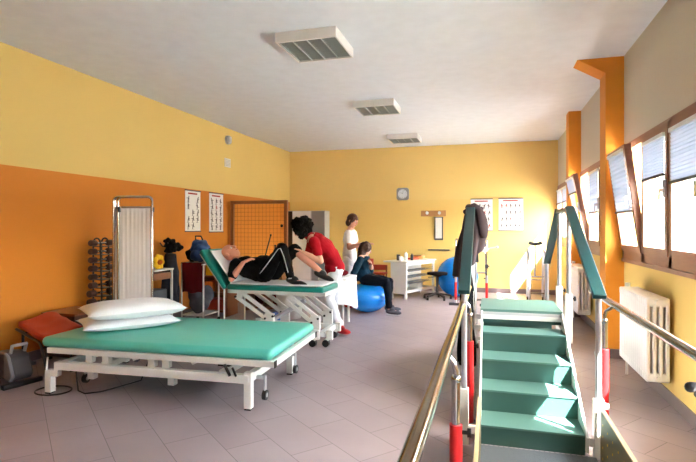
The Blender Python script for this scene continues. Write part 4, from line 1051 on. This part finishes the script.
# --- nurse in white standing behind the seated person
nx, ny = -2.36, 8.42
spN = [((nx, ny, .86), .155, .105), ((nx, ny, .95), .16, .11), ((nx, ny, 1.07), .125, .095), ((nx+.01, ny, 1.2), .15, .11), ((nx+.015, ny, 1.31), .165, .1), ((nx+.02, ny, 1.37), .12, .07)]
sdN = (-.35, .93, 0)
armsN = [((nx+.03, ny-.17, 1.31), (nx+.05, ny-.2, 1.06), (nx+.27, ny-.22, 1.13), (.9, -.1, .05), (0, .2, -1), -1, .4),
         ((nx+.03, ny+.17, 1.31), (nx+.08, ny+.18, 1.07), (nx+.3, ny-.0, 1.14), (.8, -.3, 0), (0, 0, -1), 1, .4)]
legsN = [((nx, ny-.09, .84), (nx+.01, ny-.1, .46), (nx-.01, ny-.11, .1), (nx+.12, ny-.14, .075), (0, 0, 1)),
         ((nx, ny+.09, .84), (nx+.01, ny+.1, .46), (nx-.02, ny+.11, .1), (nx+.11, ny+.1, .075), (0, 0, 1))]
np_, P, R = person((nx, ny, 0), "person in white uniform standing with hands at the seated person's head", spN, sdN, (nx+.03, ny, 1.45), (nx+.06, ny-.01, 1.525), (.85, -.3, -.45), (.35, 0, .93), armsN, legsN)
m = MB(); torso(m, [((nx, ny, .74), .17, .12)]+[(c, a*1.1, b_*1.12) for c, a, b_ in spN], sdN)
for a in armsN: sh, el = V(a[0]), V(a[1]); m.cap(V(spN[-2][0]), sh, .07, .062).cap(sh, sh.lerp(el, .55), .062, .056)
m.fuse(.008, 2).wrinkle(.01, 12); m.build('tunic', 'uniform', np_)
m = MB(); torso(m, [(c, a*1.07, b_*1.1) for c, a, b_ in spN[:2]], sdN)
for hp, kn, an, toe, _ in legsN: m.cap(hp, kn, .098, .074).cap(kn, V(kn).lerp(V(an), .95), .072, .064)
m.fuse(.008, 2).wrinkle(.01, 12, 4); m.build('trousers', 'uniform', np_)
for hp, kn, an, toe, fu in legsN:
    m = MB(); foot_geo(m, an, V(toe)+(V(toe)-V(an)).normalized()*.03, fu, 1.12); m.fuse(.007, 1)
    for v in m.bm.verts: v.co.z = max(v.co.z, .004)
    m.build('clog', 'clog', np_)
hc = V((nx+.06, ny-.01, 1.525)); X, Y, Z = R.col[0], R.col[1], R.col[2]
m = MB(); m.ell(hc+Z*.03-X*.018, (.104, .088, .1), R, 3).ell(hc-X*.045-Z*.04, (.07, .088, .085), R, 3)
for q in (1, -1): m.cap(hc+Y*q*.072+Z*.05+X*.03, hc+Y*q*.08-Z*.07+X*.01, .024, .022)
m.fuse(.007, 1).wrinkle(.006, 40); m.build('bob_hair', 'hairbr', np_)

# --- woman sitting on the squashed ball
sx, sy = -2.02, 8.03
spS = [((sx+.02, sy, .55), .16, .12), ((sx, sy, .62), .165, .12), ((sx-.0, sy, .72), .12, .09), ((sx+.01, sy, .82), .135, .095), ((sx+.02, sy, .90), .15, .085), ((sx+.025, sy, .94), .11, .065)]
sdS = (-.2, .98, 0)
armsS = [((sx-.0, sy-.15, .89), (sx-.09, sy-.24, .67), (sx-.13, sy-.31, .45), (-.1, -.15, -.9), (.6, .6, 0), 1, .3),
         ((sx+.02, sy+.16, .89), (sx+.1, sy+.16, .68), (sx+.15, sy-.02, .79), (.1, -.6, .5), (-.6, -.3, -.2), -1, .9)]
legsS = [((sx+.06, sy-.1, .56), (sx+.43, sy-.15, .52), (sx+.48, sy-.16, .1), (sx+.62, sy-.2, .07), (0, 0, 1)),
         ((sx+.06, sy+.1, .56), (sx+.42, sy+.14, .51), (sx+.40, sy+.15, .1), (sx+.55, sy+.15, .07), (0, 0, 1))]
sp_, P, R = person((sx, sy, .48), 'person in dark teal top and navy jeans sitting on the blue ball', spS, sdS, (sx+.03, sy, .99), (sx+.05, sy, 1.05), (.8, .25, -.45), (.42, 0, .9), armsS, legsS, hs=.96)
m = MB(); torso(m, [(c, a*1.1, b_*1.13) for c, a, b_ in spS], sdS)
for a in armsS: sh, el, wr = V(a[0]), V(a[1]), V(a[2]); m.cap(V(spS[-2][0]), sh, .066, .06).cap(sh, el, .06, .05).cap(el, el.lerp(wr, .35), .05, .044)
m.fuse(.008, 2).wrinkle(.012, 14); m.build('knit_top', 'tealtop', sp_)
m = MB(); torso(m, [(c, a*1.07, b_*1.1) for c, a, b_ in spS[:2]], sdS)
for hp, kn, an, toe, _ in legsS: m.cap(hp, kn, .1, .07).cap(kn, V(kn).lerp(V(an), .9), .068, .055)
m.fuse(.008, 2).wrinkle(.01, 14, 4); m.build('jeans', 'navy', sp_)
for hp, kn, an, toe, fu in legsS:
    m = MB(); foot_geo(m, an, V(toe)+(V(toe)-V(an)).normalized()*.03, fu, 1.12); m.fuse(.007, 1)
    for v in m.bm.verts: v.co.z = max(v.co.z, .004)
    s_ = m.build('sneaker', 'greyfab', sp_)
    d = (V(toe)-V(an)).normalized(); c0 = V((an[0]+d.x*.055, an[1]+d.y*.055, .012)); MB().ell(c0, (.13, .05, .014), frame_from((0, 0, 1), (d.x, d.y, 0)), 2).build('sole', 'sheet', s_)
hc = V((sx+.05, sy, 1.05)); X, Y, Z = R.col[0], R.col[1], R.col[2]
m = MB(); m.ell(hc+Z*.026-X*.018, (.104, .09, .1), R, 3).cap(hc-X*.05-Z*.02, (sx-.01, sy-.06, .93), .078, .072).cap((sx-.01, sy-.06, .93), (sx+.0, sy-.1, .78), .068, .045)
for q in (1, -1): m.cap(hc+Y*q*.07+Z*.04+X*.02, hc+Y*q*.075-Z*.09, .022, .02).cap(hc+Y*q*.075-Z*.09, (sx+.0, sy+q*.07, .84), .03, .022)
m.fuse(.007, 1).wrinkle(.008, 36); m.build('long_hair', 'hairbr', sp_)
o = MB().box(sx+.12, sx+.2, sy-.09, sy-.07, .80, .90, bev=.005).build('red_phone', 'redfab'); tag(o, 'small red object held at the chest of the seated person', 'phone')

# ------------------------------------------------------------------ light, world, camera
W = D.worlds.new('sky'); bpy.context.scene.world = W; W.use_nodes = True; nt = W.node_tree; bg = nt.nodes['Background']
sk = nt.nodes.new('ShaderNodeTexSky'); sk.sky_type = 'NISHITA'; sk.sun_disc = False; sk.sun_elevation = rad(45); sk.sun_rotation = rad(100); sk.air_density = 1.2; sk.dust_density = 3
mx = nt.nodes.new('ShaderNodeMix'); mx.data_type = 'RGBA'; mx.inputs[0].default_value = .75; mx.inputs[7].default_value = (.78, .89, 1, 1)
nt.links.new(sk.outputs[0], mx.inputs[6]); nt.links.new(mx.outputs[2], bg.inputs[0]); bg.inputs[1].default_value = 9
su = D.lights.new('sun', 'SUN'); su.energy = 64; su.angle = rad(.6); su.color = (1, .97, .92)
so = D.objects.new('sun', su); COL.objects.link(so); so.location = (8, 0, 9)
so.rotation_euler = V((-1, .8, -1.5)).to_track_quat('-Z', 'Y').to_euler()

cam = D.cameras.new('camera'); co = D.objects.new('camera', cam); COL.objects.link(co)
co.location = (0, 0, 1.4); co.rotation_euler = (pi/2, 0, math.atan(141/497)); cam.sensor_width = 36; cam.lens = 497/696*36; cam.shift_y = -3/696; cam.clip_start = .05
sc = bpy.context.scene; sc.camera = co
sc.view_settings.view_transform = 'Standard'; sc.view_settings.look = 'None'; sc.view_settings.gamma = 1; sc.view_settings.exposure = 1.27
sc.cycles.max_bounces = 10; sc.cycles.diffuse_bounces = 6; sc.cycles.glossy_bounces = 4; sc.cycles.transparent_max_bounces = 12; sc.cycles.use_denoising = True; sc.cycles.sample_clamp_indirect = 8
